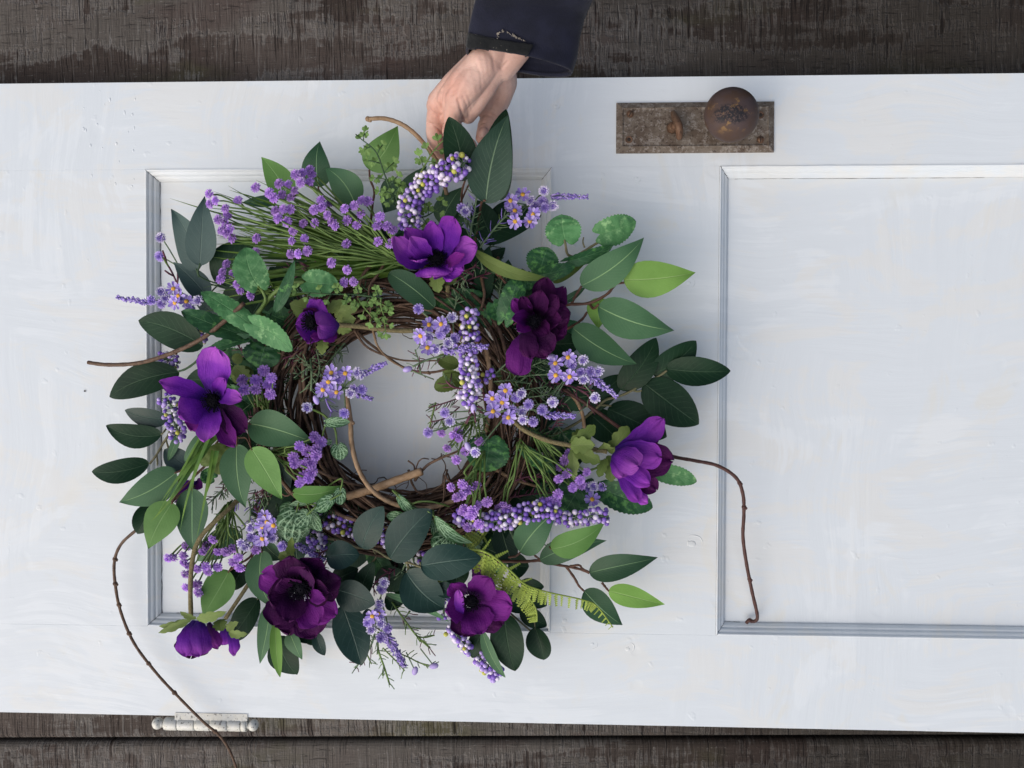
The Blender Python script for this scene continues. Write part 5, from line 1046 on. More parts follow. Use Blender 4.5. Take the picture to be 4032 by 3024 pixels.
posy(('E', 1800, 1020, .07), [('E', 1720, 960), ('E', 1635, 925), ('E', 1640, 1040), ('E', 1750, 860), ('E', 1770, 1090)], [('E', 1840, 920), ('E', 1885, 880), ('E', 1805, 1030), ('E', 1890, 1040), ('E', 1950, 980), ('E', 2160, 960), ('E', 1990, 1130), ('E', 1900, 1110), ('E', 2070, 1030), ('E', 1265, 1125), ('E', 1220, 1050), ('E', 1485, 1395), ('E', 1075, 1225)], [('F', 300, 850, 590, 860, .085, .09, 85)], .10, 80, [('E', 1470, 1015, 0, -1), ('E', 1420, 1345, -.4, -1), ('E', 895, 672, -1, .3)])
posy(('F', 560, 450, .07), [('F', 418, 505), ('F', 540, 518), ('F', 520, 345), ('F', 410, 395)], [('F', 555, 410), ('F', 655, 370), ('F', 640, 480), ('F', 660, 540), ('F', 390, 735), ('F', 760, 700), ('F', 300, 800), ('F', 790, 470), ('F', 720, 470)], [('F', 700, 490, 948, 690, .085, .09, 100)], .09, 80, [('F', 378, 345, -1, .1)])
posy(('C', 400, 460, .06), [('C', 280, 510), ('C', 435, 540), ('C', 350, 370), ('C', 285, 600), ('C', 410, 600), ('C', 240, 420)], [('C', 235, 475), ('C', 535, 335), ('C', 525, 425), ('C', 615, 465), ('C', 545, 480), ('C', 420, 420), ('C', 460, 470)], [('C', 590, 378, 918, 388, .07, .07, 75)], .075, 76)
posy(('A', 980, 1260, .05), [('A', 895, 1250), ('A', 850, 1190), ('A', 865, 1310), ('A', 960, 1300)], [('A', 655, 1290), ('A', 740, 1215), ('A', 745, 1315), ('A', 780, 1270), ('A', 990, 1370), ('A', 1060, 1290)], [('A', 640, 1312, 355, 1262, .06, .06, 75)], .062, 76)
posy(('P', 560, 600, .05), [('P', 530, 490), ('P', 500, 640), ('P', 495, 810), ('P', 655, 620), ('P', 560, 570)], [('P', 330, 790), ('P', 640, 800), ('P', 780, 925), ('P', 245, 930), ('P', 420, 850), ('P', 320, 660), ('P', 600, 730), ('P', 190, 880)], [('P', 960, 890, 1390, 1130, .07, .07, 120)], .07, 80)
posy(('H', 660, 1000, .05), [('H', 640, 1135), ('H', 590, 1160)], [('H', 668, 925), ('H', 650, 1060), ('H', 550, 1215), ('H', 665, 1225), ('H', 665, 1350), ('H', 580, 1280), ('H', 720, 1270), ('H', 690, 870)], [('H', 700, 1310, 866, 1600, .06, .05, 105)], .07, 74, [('H', 1125, 1598, 1, -.3), ('H', 960, 1640, .3, -1)])
posy(('F', 700, 1500, .04), [('F', 732, 1585)], [('F', 700, 1480), ('F', 745, 1470), ('F', 820, 1470), ('F', 790, 1570)], [], .05, 76)
# needle sprigs
sprig([('E', 50, 580, .07), ('E', 60, 700, .085), ('E', 55, 860, .085)], ln=.013, side=[[('E', 60, 640, .08), ('E', -60, 720, .08)], [('E', 100, 500, .07), ('E', 130, 640, .08), ('E', 110, 760, .08)], [('E', 30, 620, .07), ('E', -60, 560, .07)]])
sprig([('E', 350, 440, .05), ('E', 250, 560, .055), ('E', 150, 680, .06)], ln=.014, mats=('sage', 'dstem'), side=[[('E', 100, 420, .05), ('E', 10, 480, .05)], [('E', 250, 460, .05), ('E', 330, 560, .05)]])
sprig([('E', 180, 900, .07), ('E', 200, 980, .075), ('E', 240, 1050, .075)], ln=.010, mats=('lav', 'sage'), dens=.003)
sprig([('E', 1300, 540, .07), ('E', 1100, 580, .08), ('E', 940, 650, .085)], ln=.013, mats=('sage', 'wine'), dens=.003, side=[[('E', 1000, 620, .08), ('E', 960, 500, .08)], [('E', 1000, 620, .08), ('E', 1010, 720, .08)]])
sprig([('E', 1600, 900, .06), ('E', 1450, 850, .07), ('E', 1300, 830, .075), ('E', 1230, 770, .075)], ln=.014, mats=('wine', 'sage', 'dstem'), dens=.0025, side=[[('E', 1400, 900, .07), ('E', 1240, 960, .075), ('E', 1100, 1000, .075)], [('E', 1350, 1000, .07), ('E', 1220, 1100, .075), ('E', 1100, 1130, .075)]])
sprig([('E', 1500, 960, .06), ('E', 1440, 1100, .07), ('E', 1350, 1250, .075), ('E', 1280, 1350, .07)], ln=.013, mats=('stem', 'sage'), dens=.0018, side=[[('E', 1450, 1080, .07), ('E', 1500, 1250, .075), ('E', 1420, 1390, .075)], [('E', 1420, 1130, .07), ('E', 1250, 1180, .075), ('E', 1200, 1160, .075)], [('E', 1540, 1000, .06), ('E', 1560, 1200, .07), ('E', 1500, 1400, .07)]])
sprig([('E', 1420, 880, .08), ('E', 1470, 990, .09), ('E', 1480, 1030, .09)], ln=.017, mats=('wine', 'wine'), dens=.002, rr=.0012)
sprig([('E', 1140, 960, .07), ('E', 1110, 1080, .07), ('E', 1080, 1220, .065)], ln=.009, mats=('stem', 'sage'), dens=.003)
sprig([('F', 30, 580, .06), ('F', 180, 440, .07), ('F', 330, 370, .075)], ln=.014, dens=.0015, side=[[('F', 60, 520, .065), ('F', 250, 500, .075), ('F', 350, 500, .075)], [('F', 60, 640, .06), ('F', 220, 620, .07), ('F', 340, 600, .07)], [('F', 100, 700, .06), ('F', 300, 680, .07), ('F', 430, 640, .07)]], mats=('sage', 'dstem'))
sprig([('F', 350, 560, .06), ('F', 550, 600, .065), ('F', 700, 680, .065), ('F', 700, 780, .06)], ln=.013, mats=('wine', 'sage'), dens=.003, side=[[('F', 600, 600, .065), ('F', 760, 640, .065)], [('F', 300, 780, .06), ('F', 450, 750, .065), ('F', 520, 760, .065)]])
sprig([('F', 160, 740, .06), ('F', 260, 830, .07), ('F', 350, 840, .07)], ln=.012, dens=.002)
sprig([('C', -20, 830, .06), ('C', 60, 720, .065), ('C', 150, 610, .07), ('C', 230, 530, .07)], ln=.013, mats=('sage', 'stem', 'lav'), dens=.0022)
sprig([('B', 1440, 1280, .06), ('B', 1450, 1100, .08), ('B', 1480, 960, .09), ('B', 1500, 800, .095)], ln=.013, mats=('sage', 'sage', 'lav'), dens=.0022, side=[[('B', 1440, 1200, .07), ('B', 1400, 1050, .08), ('B', 1380, 950, .085)]])
posy(('B', 1440, 1100, .07), [], [('B', 1370, 930), ('B', 1400, 960)], [], .092, 60, [('B', 1512, 785, .2, -1)])
sprig([('N', 330, 880, .06), ('N', 250, 1000, .065), ('N', 300, 1150, .06)], ln=.014, mats=('sage', 'wine', 'dstem'), dens=.0018, side=[[('N', 450, 720, .06), ('N', 350, 850, .07), ('N', 200, 940, .07)], [('N', 520, 640, .06), ('N', 560, 780, .06)], [('N', 100, 980, .06), ('N', 80, 1150, .06)]])
sprig([('E', 60, 180, .06), ('E', 30, 330, .06), ('E', -60, 420, .06)], ln=.013, mats=('wine', 'sage', 'dstem'), dens=.0018)
sprig([('D', 2080, 200, .055), ('D', 1950, 300, .065), ('D', 1800, 360, .07)], ln=.014, mats=('wine', 'sage', 'vinel'), dens=.0018, side=[[('D', 2050, 260, .06), ('D', 2100, 380, .065)], [('D', 1900, 330, .06), ('D', 1880, 450, .06)]])
sprig([('D', 1450, 1380, .04), ('D', 1300, 1480, .045), ('D', 1180, 1600, .045)], ln=.013, mats=('sage', 'wine', 'dstem'), dens=.0015, side=[[('D', 1300, 1400, .04), ('D', 1260, 1560, .045)], [('D', 1620, 1480, .05), ('D', 1680, 1620, .05)], [('D', 1700, 1500, .05), ('D', 1800, 1640, .05)], [('D', 1560, 1500, .05), ('D', 1540, 1659, .05)]])
sprig([('G', 1500, 30, .045), ('G', 1520, 150, .05), ('G', 1490, 300, .05)], ln=.012, mats=('sage', 'lav'), dens=.0025, side=[[('G', 1420, 60, .045), ('G', 1300, 150, .05), ('G', 1240, 280, .05)], [('G', 1600, 20, .045), ('G', 1650, 130, .05)]])
sprig([('H', 760, 1040, .05), ('H', 870, 1200, .055), ('H', 980, 1340, .055), ('H', 1090, 1440, .05)], ln=.013, mats=('stem', 'sage', 'wine'), dens=.0028, side=[[('H', 800, 1480, .045), ('H', 900, 1520, .045), ('H', 1000, 1570, .045), ('H', 1120, 1600, .045)], [('H', 980, 1340, .05), ('H', 1050, 1350, .05), ('H', 1130, 1330, .05)], [('H', 870, 1180, .05), ('H', 920, 1120, .05)]])
sprig([('H', 620, 1220, .05), ('H', 600, 1350, .05), ('H', 560, 1450, .045), ('H', 480, 1560, .04), ('H', 440, 1620, .04)], ln=.012, mats=('sage', 'wine', 'wine'), dens=.003)
sprig([('H', 640, 1300, .05), ('H', 640, 1450, .05), ('H', 690, 1600, .045), ('H', 740, 1760, .04)], ln=.011, mats=('stem', 'sage'), dens=.0025, side=[[('H', 680, 1440, .05), ('H', 800, 1560, .045), ('H', 870, 1640, .045)], [('H', 560, 1300, .05), ('H', 520, 1420, .05), ('H', 580, 1580, .045)]])
sprig([('A', 1000, 1480, .03), ('A', 860, 1100, .03), ('A', 770, 940, .03)], ln=.016, mats=('wine', 'olive'), dens=.012, rr=.0014)
posy(('A', 900, 1000, .02), [], [('A', 730, 905), ('A', 735, 745)], [], .03, 60)

# --- berries
def berries(path, rpx, n, nm='berry_spray', dia=46):
    q = bez([P(*p) for p in path], 8); reg = path[0][0]; k = 1000 / REG[reg][2] if reg != 'O' else 1; W = S(reg, rpx, path[0][3]); mb = MB(); sm = MB(); sm.tube(q, .0012, 6)
    L = len(q) - 1; pts = []
    for i in range(n):
        for tr in range(14):
            t = rnd(0, 1) * L; j = min(int(t), L - 1); c = q[j].lerp(q[j + 1], t - j); d = (q[j + 1] - q[j]).normalized()
            o = Matrix.Rotation(rnd(0, 6.28), 3, d) @ d.orthogonal().normalized()
            p = c + o * W * math.sqrt(rnd(.3, 1)); r = S('A', dia / 2, .08) * rnd(.72, 1.12)
            if p.z - r < TOP: p.z = TOP + r
            if all((p - a).length > (r + b) * .86 for a, b in pts): break
        else: continue
        pts.append((p, r)); m = random.choices((0, 1, 2, 3), (40, 26, 28, 7))[0]
        mb.ball(p, r, m, 10, 7); sm.tube([c, p], .0005, 4)
    br = sm.build(nm, MAT['sage'], wreath)
    tag(mb.build('berries', [MAT['bp'], MAT['bl'], MAT['bw'], MAT['by']], br), kind='stuff')
berries([('B', 930, 1090, .09), ('B', 905, 920, .10), ('B', 990, 770, .105), ('B', 1140, 660, .12), ('B', 1270, 595, .135), ('B', 1385, 545, .15)], 100, 215)
berries([('E', 1435, 165, .09), ('E', 1430, 300, .095), ('E', 1440, 420, .095), ('E', 1430, 560, .10), ('E', 1430, 700, .10), ('E', 1460, 850, .10), ('E', 1370, 945, .095)], 80, 165)
berries([('E', 1600, 700, .085), ('E', 1620, 720, .085), ('E', 1560, 760, .085)], 40, 12)
berries([('Q', 830, 485, .09), ('Q', 1000, 545, .095), ('Q', 1200, 560, .10), ('Q', 1450, 520, .10), ('Q', 1700, 440, .10), ('Q', 1900, 480, .09)], 105, 215)
berries([('I', 640, 190, .085), ('I', 750, 210, .085), ('I', 880, 190, .085), ('I', 1000, 180, .085), ('I', 1100, 185, .085)], 68, 70)
berries([('H', 1240, 1272, .06), ('H', 1310, 1310, .06), ('H', 1380, 1390, .058), ('H', 1440, 1470, .055)], 55, 46)
berries([('H', 1500, 1520, .05), ('H', 1560, 1560, .05), ('H', 1620, 1620, .05), ('H', 1690, 1680, .05)], 72, 60)
berries([('D', 750, 350, .03), ('D', 810, 370, .035), ('D', 890, 390, .035)], 60, 32)
berries([('D', 780, 700, .045), ('D', 830, 780, .05), ('D', 840, 880, .05), ('D', 880, 980, .05), ('D', 880, 1050, .045)], 75, 62)
berries([('D', 1000, 60, .03), ('D', 1060, 120, .03), ('D', 1110, 220, .03)], 40, 18)
berries([('P', 1300, 470, .055), ('P', 1500, 560, .06), ('P', 1620, 620, .06), ('P', 1780, 640, .06), ('P', 1900, 700, .055)], 150, 90, dia=44)
berries([('P', 1150, 700, .05), ('P', 1260, 800, .055), ('P', 1300, 900, .055), ('P', 1310, 1000, .05)], 130, 60)
berries([('H', 600, 400, .06), ('H', 680, 450, .06), ('H', 760, 490, .06)], 90, 50)
berries([('H', 990, 640, .05), ('H', 1080, 660, .05), ('H', 1010, 790, .05), ('H', 1060, 840, .05), ('H', 1200, 900, .05), ('H', 1210, 1080, .045), ('H', 1210, 1180, .045)], 55, 60)

# --- grass tufts
def tuft(anchor, tips, w_px, mat='blade', n_extra=0):
    mb = MB(); A = P(*anchor)
    for (reg, x, y, h) in tips:
        t = P(reg, x, y, h); b = A + Vector((rnd(-.01, .01), rnd(-.016, .016), rnd(-.008, .008))); L = (t - b).length; d = (t - b) / L; s = d.cross(Vector((0, 0, 1))).normalized()
        s = Matrix.Rotation(rnd(-.9, .9), 3, d) @ s; hw = S('A', w_px, .06) / 2 * rnd(.7, 1.2); rows, uvs = [], []; bend = rnd(-.05, .05); ar = rnd(.0, .10)
        for i in range(11):
            u = i / 10; c = b.lerp(t, u) + Vector((0, 0, ar * L * 4 * u * (1 - u))) + Vector((-d.y, d.x, 0)) * bend * L * 4 * u * (1 - u); w_ = hw * (1 - u ** 2.5) + .0001
            rows.append([c - s * w_, c + Vector((0, 0, -.3 * w_)), c + s * w_]); uvs.append([(u, 0), (u, .5), (u, 1)])
        mb.grid(rows, 0, uvs)
    return tag(mb.build('grass_tuft', MAT[mat], wreath), kind='stuff')
tp = [('A', 1195, 338, .06), ('A', 1322, 290, .06), ('A', 1565, 240, .05), ('A', 1100, 478, .05), ('A', 1150, 698, .05), ('A', 1150, 800, .05), ('A', 1140, 845, .05), ('A', 1130, 905, .05), ('A', 815, 400, .045), ('A', 1110, 1180, .05), ('A', 1180, 1290, .05), ('A', 1090, 1390, .05)]
for k in range(80):
    a = k / 80; tp.append(('A', rnd(1180, 1900), 380 + a * 800 + rnd(-70, 70), rnd(.04, .08)))
tuft(('B', 830, 1385, .06), tp, 38)
tuft(('D', 1170, 1040, .085), [('D', 745, 1600, .09), ('G', 655, 225, .085), ('G', 700, 180, .08), ('G', 905, 318, .085), ('G', 1052, 360, .085), ('D', 830, 1540, .09), ('D', 860, 1480, .09), ('D', 780, 1640, .09), ('D', 1130, 1550, .06), ('D', 1010, 1560, .085), ('D', 900, 1420, .09), ('D', 760, 1580, .09)], 34, 'blade')

# --- maidenhair fern and lime fern
def fan_mesh():
    mb = MB(); b0 = 0; n = 13; mb.v.append(Vector((0, 0, 0)))
    for k in range(n):
        a = R(-62 + 124 * k / (n - 1)); r = (1.0 + .13 * math.cos(a * 8.7)) * (1 - .14 * abs(a)) + (.06 if k % 2 else 0); mb.v.append(Vector((math.cos(a) * r, math.sin(a) * r, .10 * math.sin(a * 5))))
        mb.v.append(Vector((math.cos(a) * r * .55, math.sin(a) * r * .5, .05 * math.sin(a * 5) + .05)))
    for k in range(n - 1):
        i = 1 + 2 * k; mb.face([0, i + 1, i + 3]); mb.face([i + 1, i, i + 2, i + 3])
    return mb.mesh('leaflet', [MAT['frond']])
FAN = [fan_mesh() for _ in range(2)]
def frond(pts, rpx, sidepx, cnt, stemm='dstem', dr=1):
    q = bez([P(*p) for p in pts], 8); mb = MB(); n = len(q); mb.tube(q, [.0011 * (1 - .5 * i / n) for i in range(n)], 6); leafs = []; reg = pts[0][0]; Sd = S(reg, sidepx, .09); r = S(reg, rpx, .09)
    for c in range(cnt):
        t = (c + .5) / cnt * (n - 1); i = min(int(t), n - 2); p = q[i].lerp(q[i + 1], t - i); d = (q[i + 1] - q[i]).normalized(); s = Vector((-d.y, d.x, 0)) * (1 if c % 2 else -1)
        m = (s + d * .55).normalized(); L = Sd * (1 - .6 * c / cnt) * rnd(.7, 1.1); e = p + m * L + Vector((0, 0, rnd(-.004, .006)))
        mb.tube([p, p.lerp(e, .5) + Vector((0, 0, .002)), e], .0006, 4)
        leafs.append((e, m)); 
        if L > r * 1.2:
            for f in (.45, .75):
                x = (d if f < .6 else -d); leafs.append((p.lerp(e, f), (m * .4 + x).normalized()))
    leafs.append((q[-1], (q[-1] - q[-2]).normalized()))
    br = mb.build('fern_frond', MAT[stemm], wreath)
    for (e, m) in leafs:
        z = Vector((rnd(-.45, .45), rnd(-.45, .45), 1)).normalized(); y = z.cross(m).normalized(); x = y.cross(z)
        M = Matrix.Translation(e) @ Matrix((x, y, z)).transposed().to_4x4() @ Matrix.Diagonal((r, r, r, 1)) @ Matrix.Diagonal((rnd(.75, 1.15), rnd(.75, 1.1), 1, 1))
        put('leaflet', random.choice(FAN), br, M)
frond([('B', 800, 900, .08), ('B', 740, 750, .09), ('B', 690, 620, .095), ('B', 620, 440, .10), ('B', 490, 325, .10)], 52, 165, 9)
frond([('B', 1000, 640, .10), ('B', 1060, 530, .115), ('B', 1130, 420, .12), ('B', 1225, 320, .125)], 56, 100, 7, 'stem')
frond([('B', 900, 1000, .08), ('B', 1050, 1000, .085), ('B', 1200, 900, .09)], 50, 120, 6)
frond([('B', 830, 960, .08), ('B', 800, 850, .09), ('B', 790, 700, .09)], 48, 130, 6)
frond([('M', 1500, 1010, .10), ('M', 1100, 960, .10), ('M', 700, 950, .105), ('M', 250, 920, .105)], 80, 130, 9, 'dstem')
frond([('M', 1140, 1010, .10), ('M', 1220, 1130, .10), ('M', 1330, 1260, .10), ('M', 1420, 1370, .10)], 85, 140, 6, 'stem')
frond([('M', 1470, 1000, .10), ('M', 1480, 1150, .10), ('M', 1520, 1280, .10), ('M', 1545, 1520, .10)], 85, 130, 7, 'stem')
def pinna_mesh():
    mb = MB(); mb.tube([Vector((0, 0, 0)), Vector((.5, 0, .03)), Vector((1, 0, -.05))], [.022, .018, .01], 4)
    for k in range(6):
        for s in (1, -1):
            x = .14 + .148 * k; b = len(mb.v); l = .125 * (1 - .5 * k / 6)
            mb.v += [Vector((x - .070, 0, .02)), Vector((x - .055, s * l * .8, .05)), Vector((x + .005, s * l * 1.15, .03)), Vector((x + .055, s * l * .85, .05)), Vector((x + .065, 0, .02))]
            mb.face([b, b + 1, b + 2, b + 3, b + 4] if s < 0 else [b + 4, b + 3, b + 2, b + 1, b])
    return mb.mesh('pinna', [MAT['limef']])
PIN = [pinna_mesh()]
def limefern(pts, lens, cnt):
    q = bez([P(*p) for p in pts], 8); mb = MB(); n = len(q); mb.tube(q, [.0013 * (1 - .5 * i / n) for i in range(n)], 6); br = mb.build('lime_fern_frond', MAT['limef'], wreath)
    for c in range(cnt):
        u = (c + .5) / cnt; t = u * (n - 1); i = min(int(t), n - 2); p = q[i].lerp(q[i + 1], t - i); d = (q[i + 1] - q[i]).normalized()
        dn = Vector((d.y, -d.x, 0)).normalized(); L = (lens[0] + (lens[1] - lens[0]) * u) * rnd(.85, 1.1)
        up_ = c % 5 == 4 and u < .5
        m = (dn * (-.6 if up_ else 1) + d * rnd(.15, .4) + Vector((0, 0, -.25))).normalized(); L *= .6 if up_ else 1
        z = (Vector((0, 0, 1)) - m * m.z).normalized(); z = (Matrix.Rotation(rnd(-.7, .7), 3, m) @ z); y = z.cross(m)
        put('pinna', PIN[0], br, Matrix.Translation(p) @ Matrix((m, y, z)).transposed().to_4x4() @ Matrix.Diagonal((L, L, L, 1)))
limefern([('Q', 960, 860, .11), ('Q', 1120, 890, .12), ('Q', 1260, 970, .12), ('Q', 1420, 1110, .115), ('Q', 1560, 1240, .11), ('Q', 1700, 1300, .105), ('Q', 1850, 1340, .10), ('Q', 2212, 1420, .085), ('I', 1000, 970, .075), ('I', 1135, 1150, .065)], (.031, .007), 46)
limefern([('Q', 1180, 640, .07), ('Q', 1120, 720, .08), ('Q', 1060, 800, .09), ('Q', 990, 860, .095)], (.02, .016), 12)
limefern([('Q', 1180, 1100, .08), ('Q', 1350, 1190, .085), ('Q', 1550, 1330, .085), ('Q', 1680, 1500, .08), ('Q', 1700, 1650, .075)], (.026, .010), 26)

# ------------------------------------------------------------------ the hand that holds the wreath, and its sleeve
person = empty('person', P('O', 1063, 130, .16))
tag(person, 'hand in a navy jacket sleeve reaching down to hold the wreath', 'person')
def blob_mesh(chains, voxel=0.0011, smooth=5):
    mb = MB()
    for ch in chains:
        for a, b in zip(ch[:-1], ch[1:]):
            (p, r), (q, s) = a, b; L = (q - p).length; n = max(2, int(L / (0.22 * min(r, s))))
            for i in range(n + 1):
                t = i / n; mb.ball(p.lerp(q, t), r + (s - r) * t, 0, 16, 10)
    o = put('arm', mb.mesh('arm', [MAT['skin']]))
    m = o.modifiers.new('r', 'REMESH'); m.mode = 'VOXEL'; m.voxel_size = voxel; m.use_smooth_shade = True
    m = o.modifiers.new('s', 'SMOOTH'); m.factor = 0.5; m.iterations = smooth
    dg = bpy.context.evaluated_depsgraph_get(); dg.update()
    me = bpy.data.meshes.new_from_object(o.evaluated_get(dg)); bpy.data.objects.remove(o); return me
def J(x, y, h, r): return (P('J', x, y, h), r)
chains = [
    # forearm and wrist: two bones side by side
    [J(1330, -150, .188, .022), J(1150, 250, .166, .018), J(1010, 480, .152, .016), J(880, 680, .146, .0165)], [J(1480, -100, .188, .022), J(1330, 280, .166, .018), J(1190, 520, .150, .016), J(1040, 700, .138, .0165)],
    # back of the hand: wrist to the four knuckles
    [J(880, 660, .148, .0165), J(700, 900, .144, .0150), J(560, 1085, .132, .0125)], [J(840, 680, .150, .016), J(620, 890, .137, .0145), J(460, 1070, .120, .0120)],
    [J(820, 680, .142, .016), J(530, 930, .122, .0140), J(350, 1100, .105, .0115)], [J(860, 700, .135, .016), J(540, 950, .112, .0130), J(330, 1150, .092, .0110)],
    [J(980, 690, .140, .0165), J(800, 930, .130, .0150), J(650, 1130, .118, .0125)],
    # web between index finger and thumb
    [J(930, 740, .138, .0150), J(850, 930, .132, .0130), J(745, 1130, .120, .0108), J(672, 1258, .110, .0084)],
    [J(800, 780, .143, .0155), J(690, 1010, .131, .0128), J(615, 1180, .117, .0106)], [J(860, 780, .136, .015), J(770, 1000, .124, .0125), J(690, 1180, .112, .0098)],
    # index
    [J(560, 1085, .132, .0122), J(505, 1290, .112, .0098), J(480, 1420, .096, .0092), J(500, 1560, .076, .0082), J(560, 1690, .058, .0070)],
    # middle, curled further under
    [J(460, 1070, .120, .0115), J(470, 1290, .092, .0098), J(570, 1500, .072, .0090), J(690, 1590, .058, .0082), J(740, 1680, .05, .0070)],
    # ring
    [J(350, 1100, .105, .0112), J(318, 1290, .088, .0098), J(305, 1430, .075, .0093), J(320, 1590, .060, .0086), J(400, 1730, .048, .0074)],
    # little
    [J(330, 1150, .092, .0105), J(325, 1340, .072, .0090), J(330, 1500, .058, .0084), J(380, 1640, .045, .0070)],
    # thumb, off the side of the palm
    [J(1010, 740, .126, .0170), J(1045, 900, .103, .0155), J(1000, 1080, .084, .0135), J(930, 1270, .076, .0112), J(880, 1390, .076, .0108), J(830, 1500, .077, .0076)],
    [J(930, 760, .122, .016), J(900, 1000, .092, .014), J(860, 1180, .08, .0105)],
]
me = blob_mesh(chains)
nv_ = len(me.vertices); co = np.empty(nv_ * 3); me.vertices.foreach_get('co', co); co = co.reshape(-1, 3)
no = np.empty(nv_ * 3); me.vertices.foreach_get('normal', no); no = no.reshape(-1, 3)
def crease(pts, depth, width, zmax=9):
    global co
    P2 = [np.array(P('J', x, y, h)) for (x, y, h) in pts]
    dm = np.full(nv_, 9.0)
    for a, b in zip(P2[:-1], P2[1:]):
        ab = (b - a)[:2]; t = np.clip(((co[:, :2] - a[:2]) @ ab) / (ab @ ab), 0, 1)
        q = a[:2] + t[:, None] * ab; dm = np.minimum(dm, np.linalg.norm(co[:, :2] - q, axis=1))
    wgt = np.exp(-(dm / width) ** 2) * (no[:, 2] > 0.05) * (co[:, 2] < zmax)
    co = co - no * (depth * wgt)[:, None]
def crs(pts, h, depth, width, zmax=9): crease([(x, y, h) for x, y in pts], depth, width, zmax)
crs([(255, 1230), (320, 1290), (385, 1310)], .088, .0016, .0013); crs([(250, 1375), (310, 1400), (375, 1435)], .08, .0015, .0012)
crs([(330, 1150), (360, 1200), (385, 1240)], .10, .0010, .0013)
crs([(412, 1060), (385, 1200), (388, 1300), (378, 1450), (368, 1560)], .11, .0022, .0016)
crs([(600, 1200), (625, 1290), (640, 1345)], .11, .0018, .0013); crs([(665, 1200), (700, 1270), (690, 1320)], .105, .0007, .0011)
for k, (x0, y0, x1, y1, dp, wd) in enumerate([(850, 790, 880, 990, .0006, .0017), (800, 850, 845, 1060, .0008, .0012), (905, 760, 920, 930, .0005, .0014), (755, 930, 800, 1090, .0004, .0020), (950, 730, 985, 900, .0007, .0013), (700, 1000, 735, 1130, .0003, .0018), (690, 1120, 715, 1210, .0008, .0011)]):
    crs([(x0, y0), ((x0 + x1) / 2 + (22 if k % 2 else 8), (y0 + y1) / 2), (x1, y1)], .12, dp * .55, wd * 1.15)
crs([(780, 1245), (860, 1235), (950, 1260)], .09, .0012, .0013, TOP + .10); crs([(690, 1430), (730, 1445)], .07, .0010, .0010, TOP + .085)
crs([(740, 1480), (745, 1400), (790, 1345), (860, 1335)], .085, .0010, .0010, TOP + .095)
crs([(520, 1050), (580, 1040)], .13, .0006, .0014); crs([(505, 1080), (575, 1075)], .13, .0006, .0014)
crs([(1120, 850), (1060, 900)], .11, .0008, .0012)
crs([(560, 870), (500, 1000), (470, 1060)], .13, -.0010, .0035); crs([(720, 860), (640, 960), (570, 1060)], .14, -.0010, .0035)
me.vertices.foreach_set('co', co.reshape(-1)); me.update()
me.polygons.foreach_set('use_smooth', [True] * len(me.polygons))
if not me.materials: me.materials.append(MAT['skin'])
arm = put('arm', me, person)
# thumbnail
nb = MB(); c0, c1 = P('J', 850, 1385, .0875), P('J', 832, 1500, .0855); d = c1 - c0; s = Vector((-d.y, d.x, 0)).normalized(); rows = []
for i in range(9):
    u = i / 8; hw = S('J', 62, .09) * (math.sin(math.pi * (.14 + .74 * u)) ** .5); rows.append([c0 + d * u + s * hw * v + Vector((0, 0, .0016 * math.sin(math.pi * u) + .0012 - .0042 * v * v)) for v in (-1, -.6, -.2, .2, .6, 1)])
nb.grid(rows); nb.build('thumbnail', MAT['nail'], arm)

# sleeve: a loose tube with an open cuff
sl = MB(); SEG = 56
stations = [  # left edge, right edge (J pixels) and height of the axis, flattening
    (655, 572, 1800, 800, .158, .48), (668, 500, 1850, 640, .160, .50), (690, 330, 1880, 420, .172, .54), (720, 200, 1930, 210, .185, .56), (765, 20, 2010, 20, .205, .58), (800, -150, 2080, -180, .225, .6), (840, -420, 2180, -450, .26, .6), (900, -800, 2300, -820, .32, .6), (1000, -1500, 2480, -1530, .40, .62), (1150, -2500, 2700, -2550, .50, .64)]
rows = []
tpos = np.linspace(0, len(stations) - 1, 52)
for tt in tpos:
    i = min(int(tt), len(stations) - 2); f = tt - i; f = f * f * (3 - 2 * f) if i == 0 else f
    s_ = [stations[i][k] * (1 - f) + stations[i + 1][k] * f for k in range(6)]
    a, b = P('J', s_[0], s_[1], s_[4]), P('J', s_[2], s_[3], s_[4]); c = (a + b) / 2; rx = (b - a) / 2; rz = Vector((0, 0, rx.length * s_[5])); row = []
    for k in range(SEG):
        an = 2 * math.pi * k / SEG
        wr = 1 + .025 * math.sin(3 * an + tt * 1.7) * min(tt, 2) * .5 + .015 * math.sin(5 * an - tt * 2.6 + 1)
        e = .72 if math.sin(an) > 0 else 1.0
        row.append(c + rx * math.cos(an) * (1 if abs(math.cos(an)) > .95 else (1 + (wr - 1) * .6)) + rz * math.copysign(abs(math.sin(an)) ** e, math.sin(an)) * wr)
    row.append(row[0].copy()); rows.append(row)
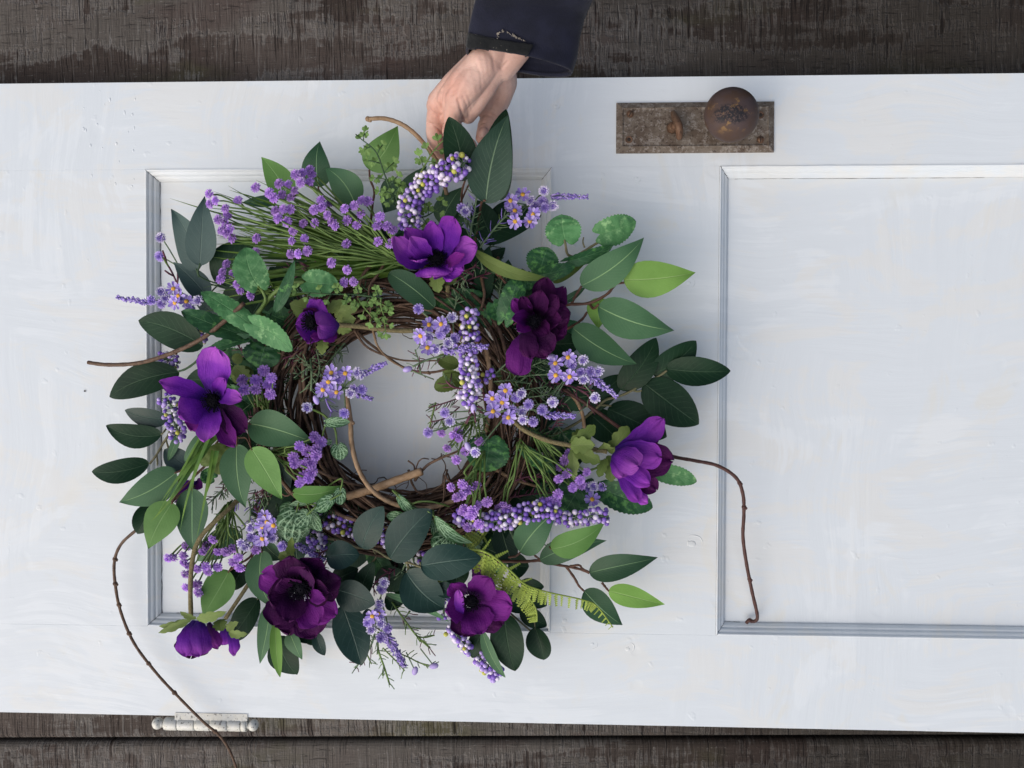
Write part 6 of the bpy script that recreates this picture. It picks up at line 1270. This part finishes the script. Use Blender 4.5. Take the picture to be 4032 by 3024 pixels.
# rolled hem: inner return at the cuff
hem = [[(p - (sum((q for q in rows[0][:-1]), Vector()) / SEG)) * .965 + (sum((q for q in rows[0][:-1]), Vector()) / SEG) + (rows[3][j] - rows[0][j]) * .5 for j, p in enumerate(rows[0])]]
rows = hem + rows
sl.grid(rows); sleeve = sl.build('jacket_sleeve', MAT['navy'], person)
m = sleeve.modifiers.new('thick', 'SOLIDIFY'); m.thickness = .0016; m.offset = 0
def on_sleeve(x, y, lift=.0015):
    """drop a measured point onto the sleeve's upper side; a point just past the hem slides back on to it"""
    o_ = Vector((0, 0, TOP + CAM_H))
    for k in range(14):
        f = k * .05; d_ = (P('J', x + (1040 - x) * f * .5, y + (440 - y) * f, 0) - o_).normalized()
        r_ = BVT.ray_cast(o_, d_)
        if r_[0] is not None and abs(r_[1].z) > .15: return r_[0] + Vector((0, 0, lift))
    return r_[0] if r_[0] is not None else P('J', 1040, 440, .19)
from mathutils.bvhtree import BVHTree
BVT = BVHTree.FromPolygons([tuple(v.co) for v in sleeve.data.vertices], [tuple(p.vertices) for p in sleeve.data.polygons])
cs_ = MB(); rows2 = []
for i in range(9):
    v = i / 8; row = []
    for j in range(25):
        u = j / 24
        x = (690 - 35 * v) * (1 - u) + (1385 - 80 * v) * u; y = (366 + 150 * v) * (1 - u) + (496 + 146 * v) * u + (14 * math.sin(3.1 * u))
        row.append(on_sleeve(x, y, .0022 + .0004 * math.sin(i * 9 + j * 5)))
    rows2.append(row)
cs_.grid(rows2); strap = cs_.build('cuff_strap', MAT['strap'], sleeve)
m = strap.modifiers.new('thick', 'SOLIDIFY'); m.thickness = .002; m.offset = -1
fb = MB()
def lint(path, n, wd):
    for k in range(n):
        t = rnd(0, len(path) - 1.001); i = int(t); x = path[i][0] + (path[i + 1][0] - path[i][0]) * (t - i) + rnd(-wd, wd); y = path[i][1] + (path[i + 1][1] - path[i][1]) * (t - i) + rnd(-wd, wd)
        fb.ball(on_sleeve(x, y, .0034), rnd(.00025, .0008), 0, 5, 4)
lint([(985, 470), (1010, 530), (1080, 575), (1180, 620), (1290, 665)], 150, 24); lint([(1000, 430), (1000, 370), (1060, 350)], 30, 10); lint([(1100, 365), (1200, 420), (1300, 455)], 36, 9)
lint([(700, 400), (900, 520), (1270, 600)], 60, 60)
tag(fb.build('lint', MAT['fluff'], strap), kind='stuff')
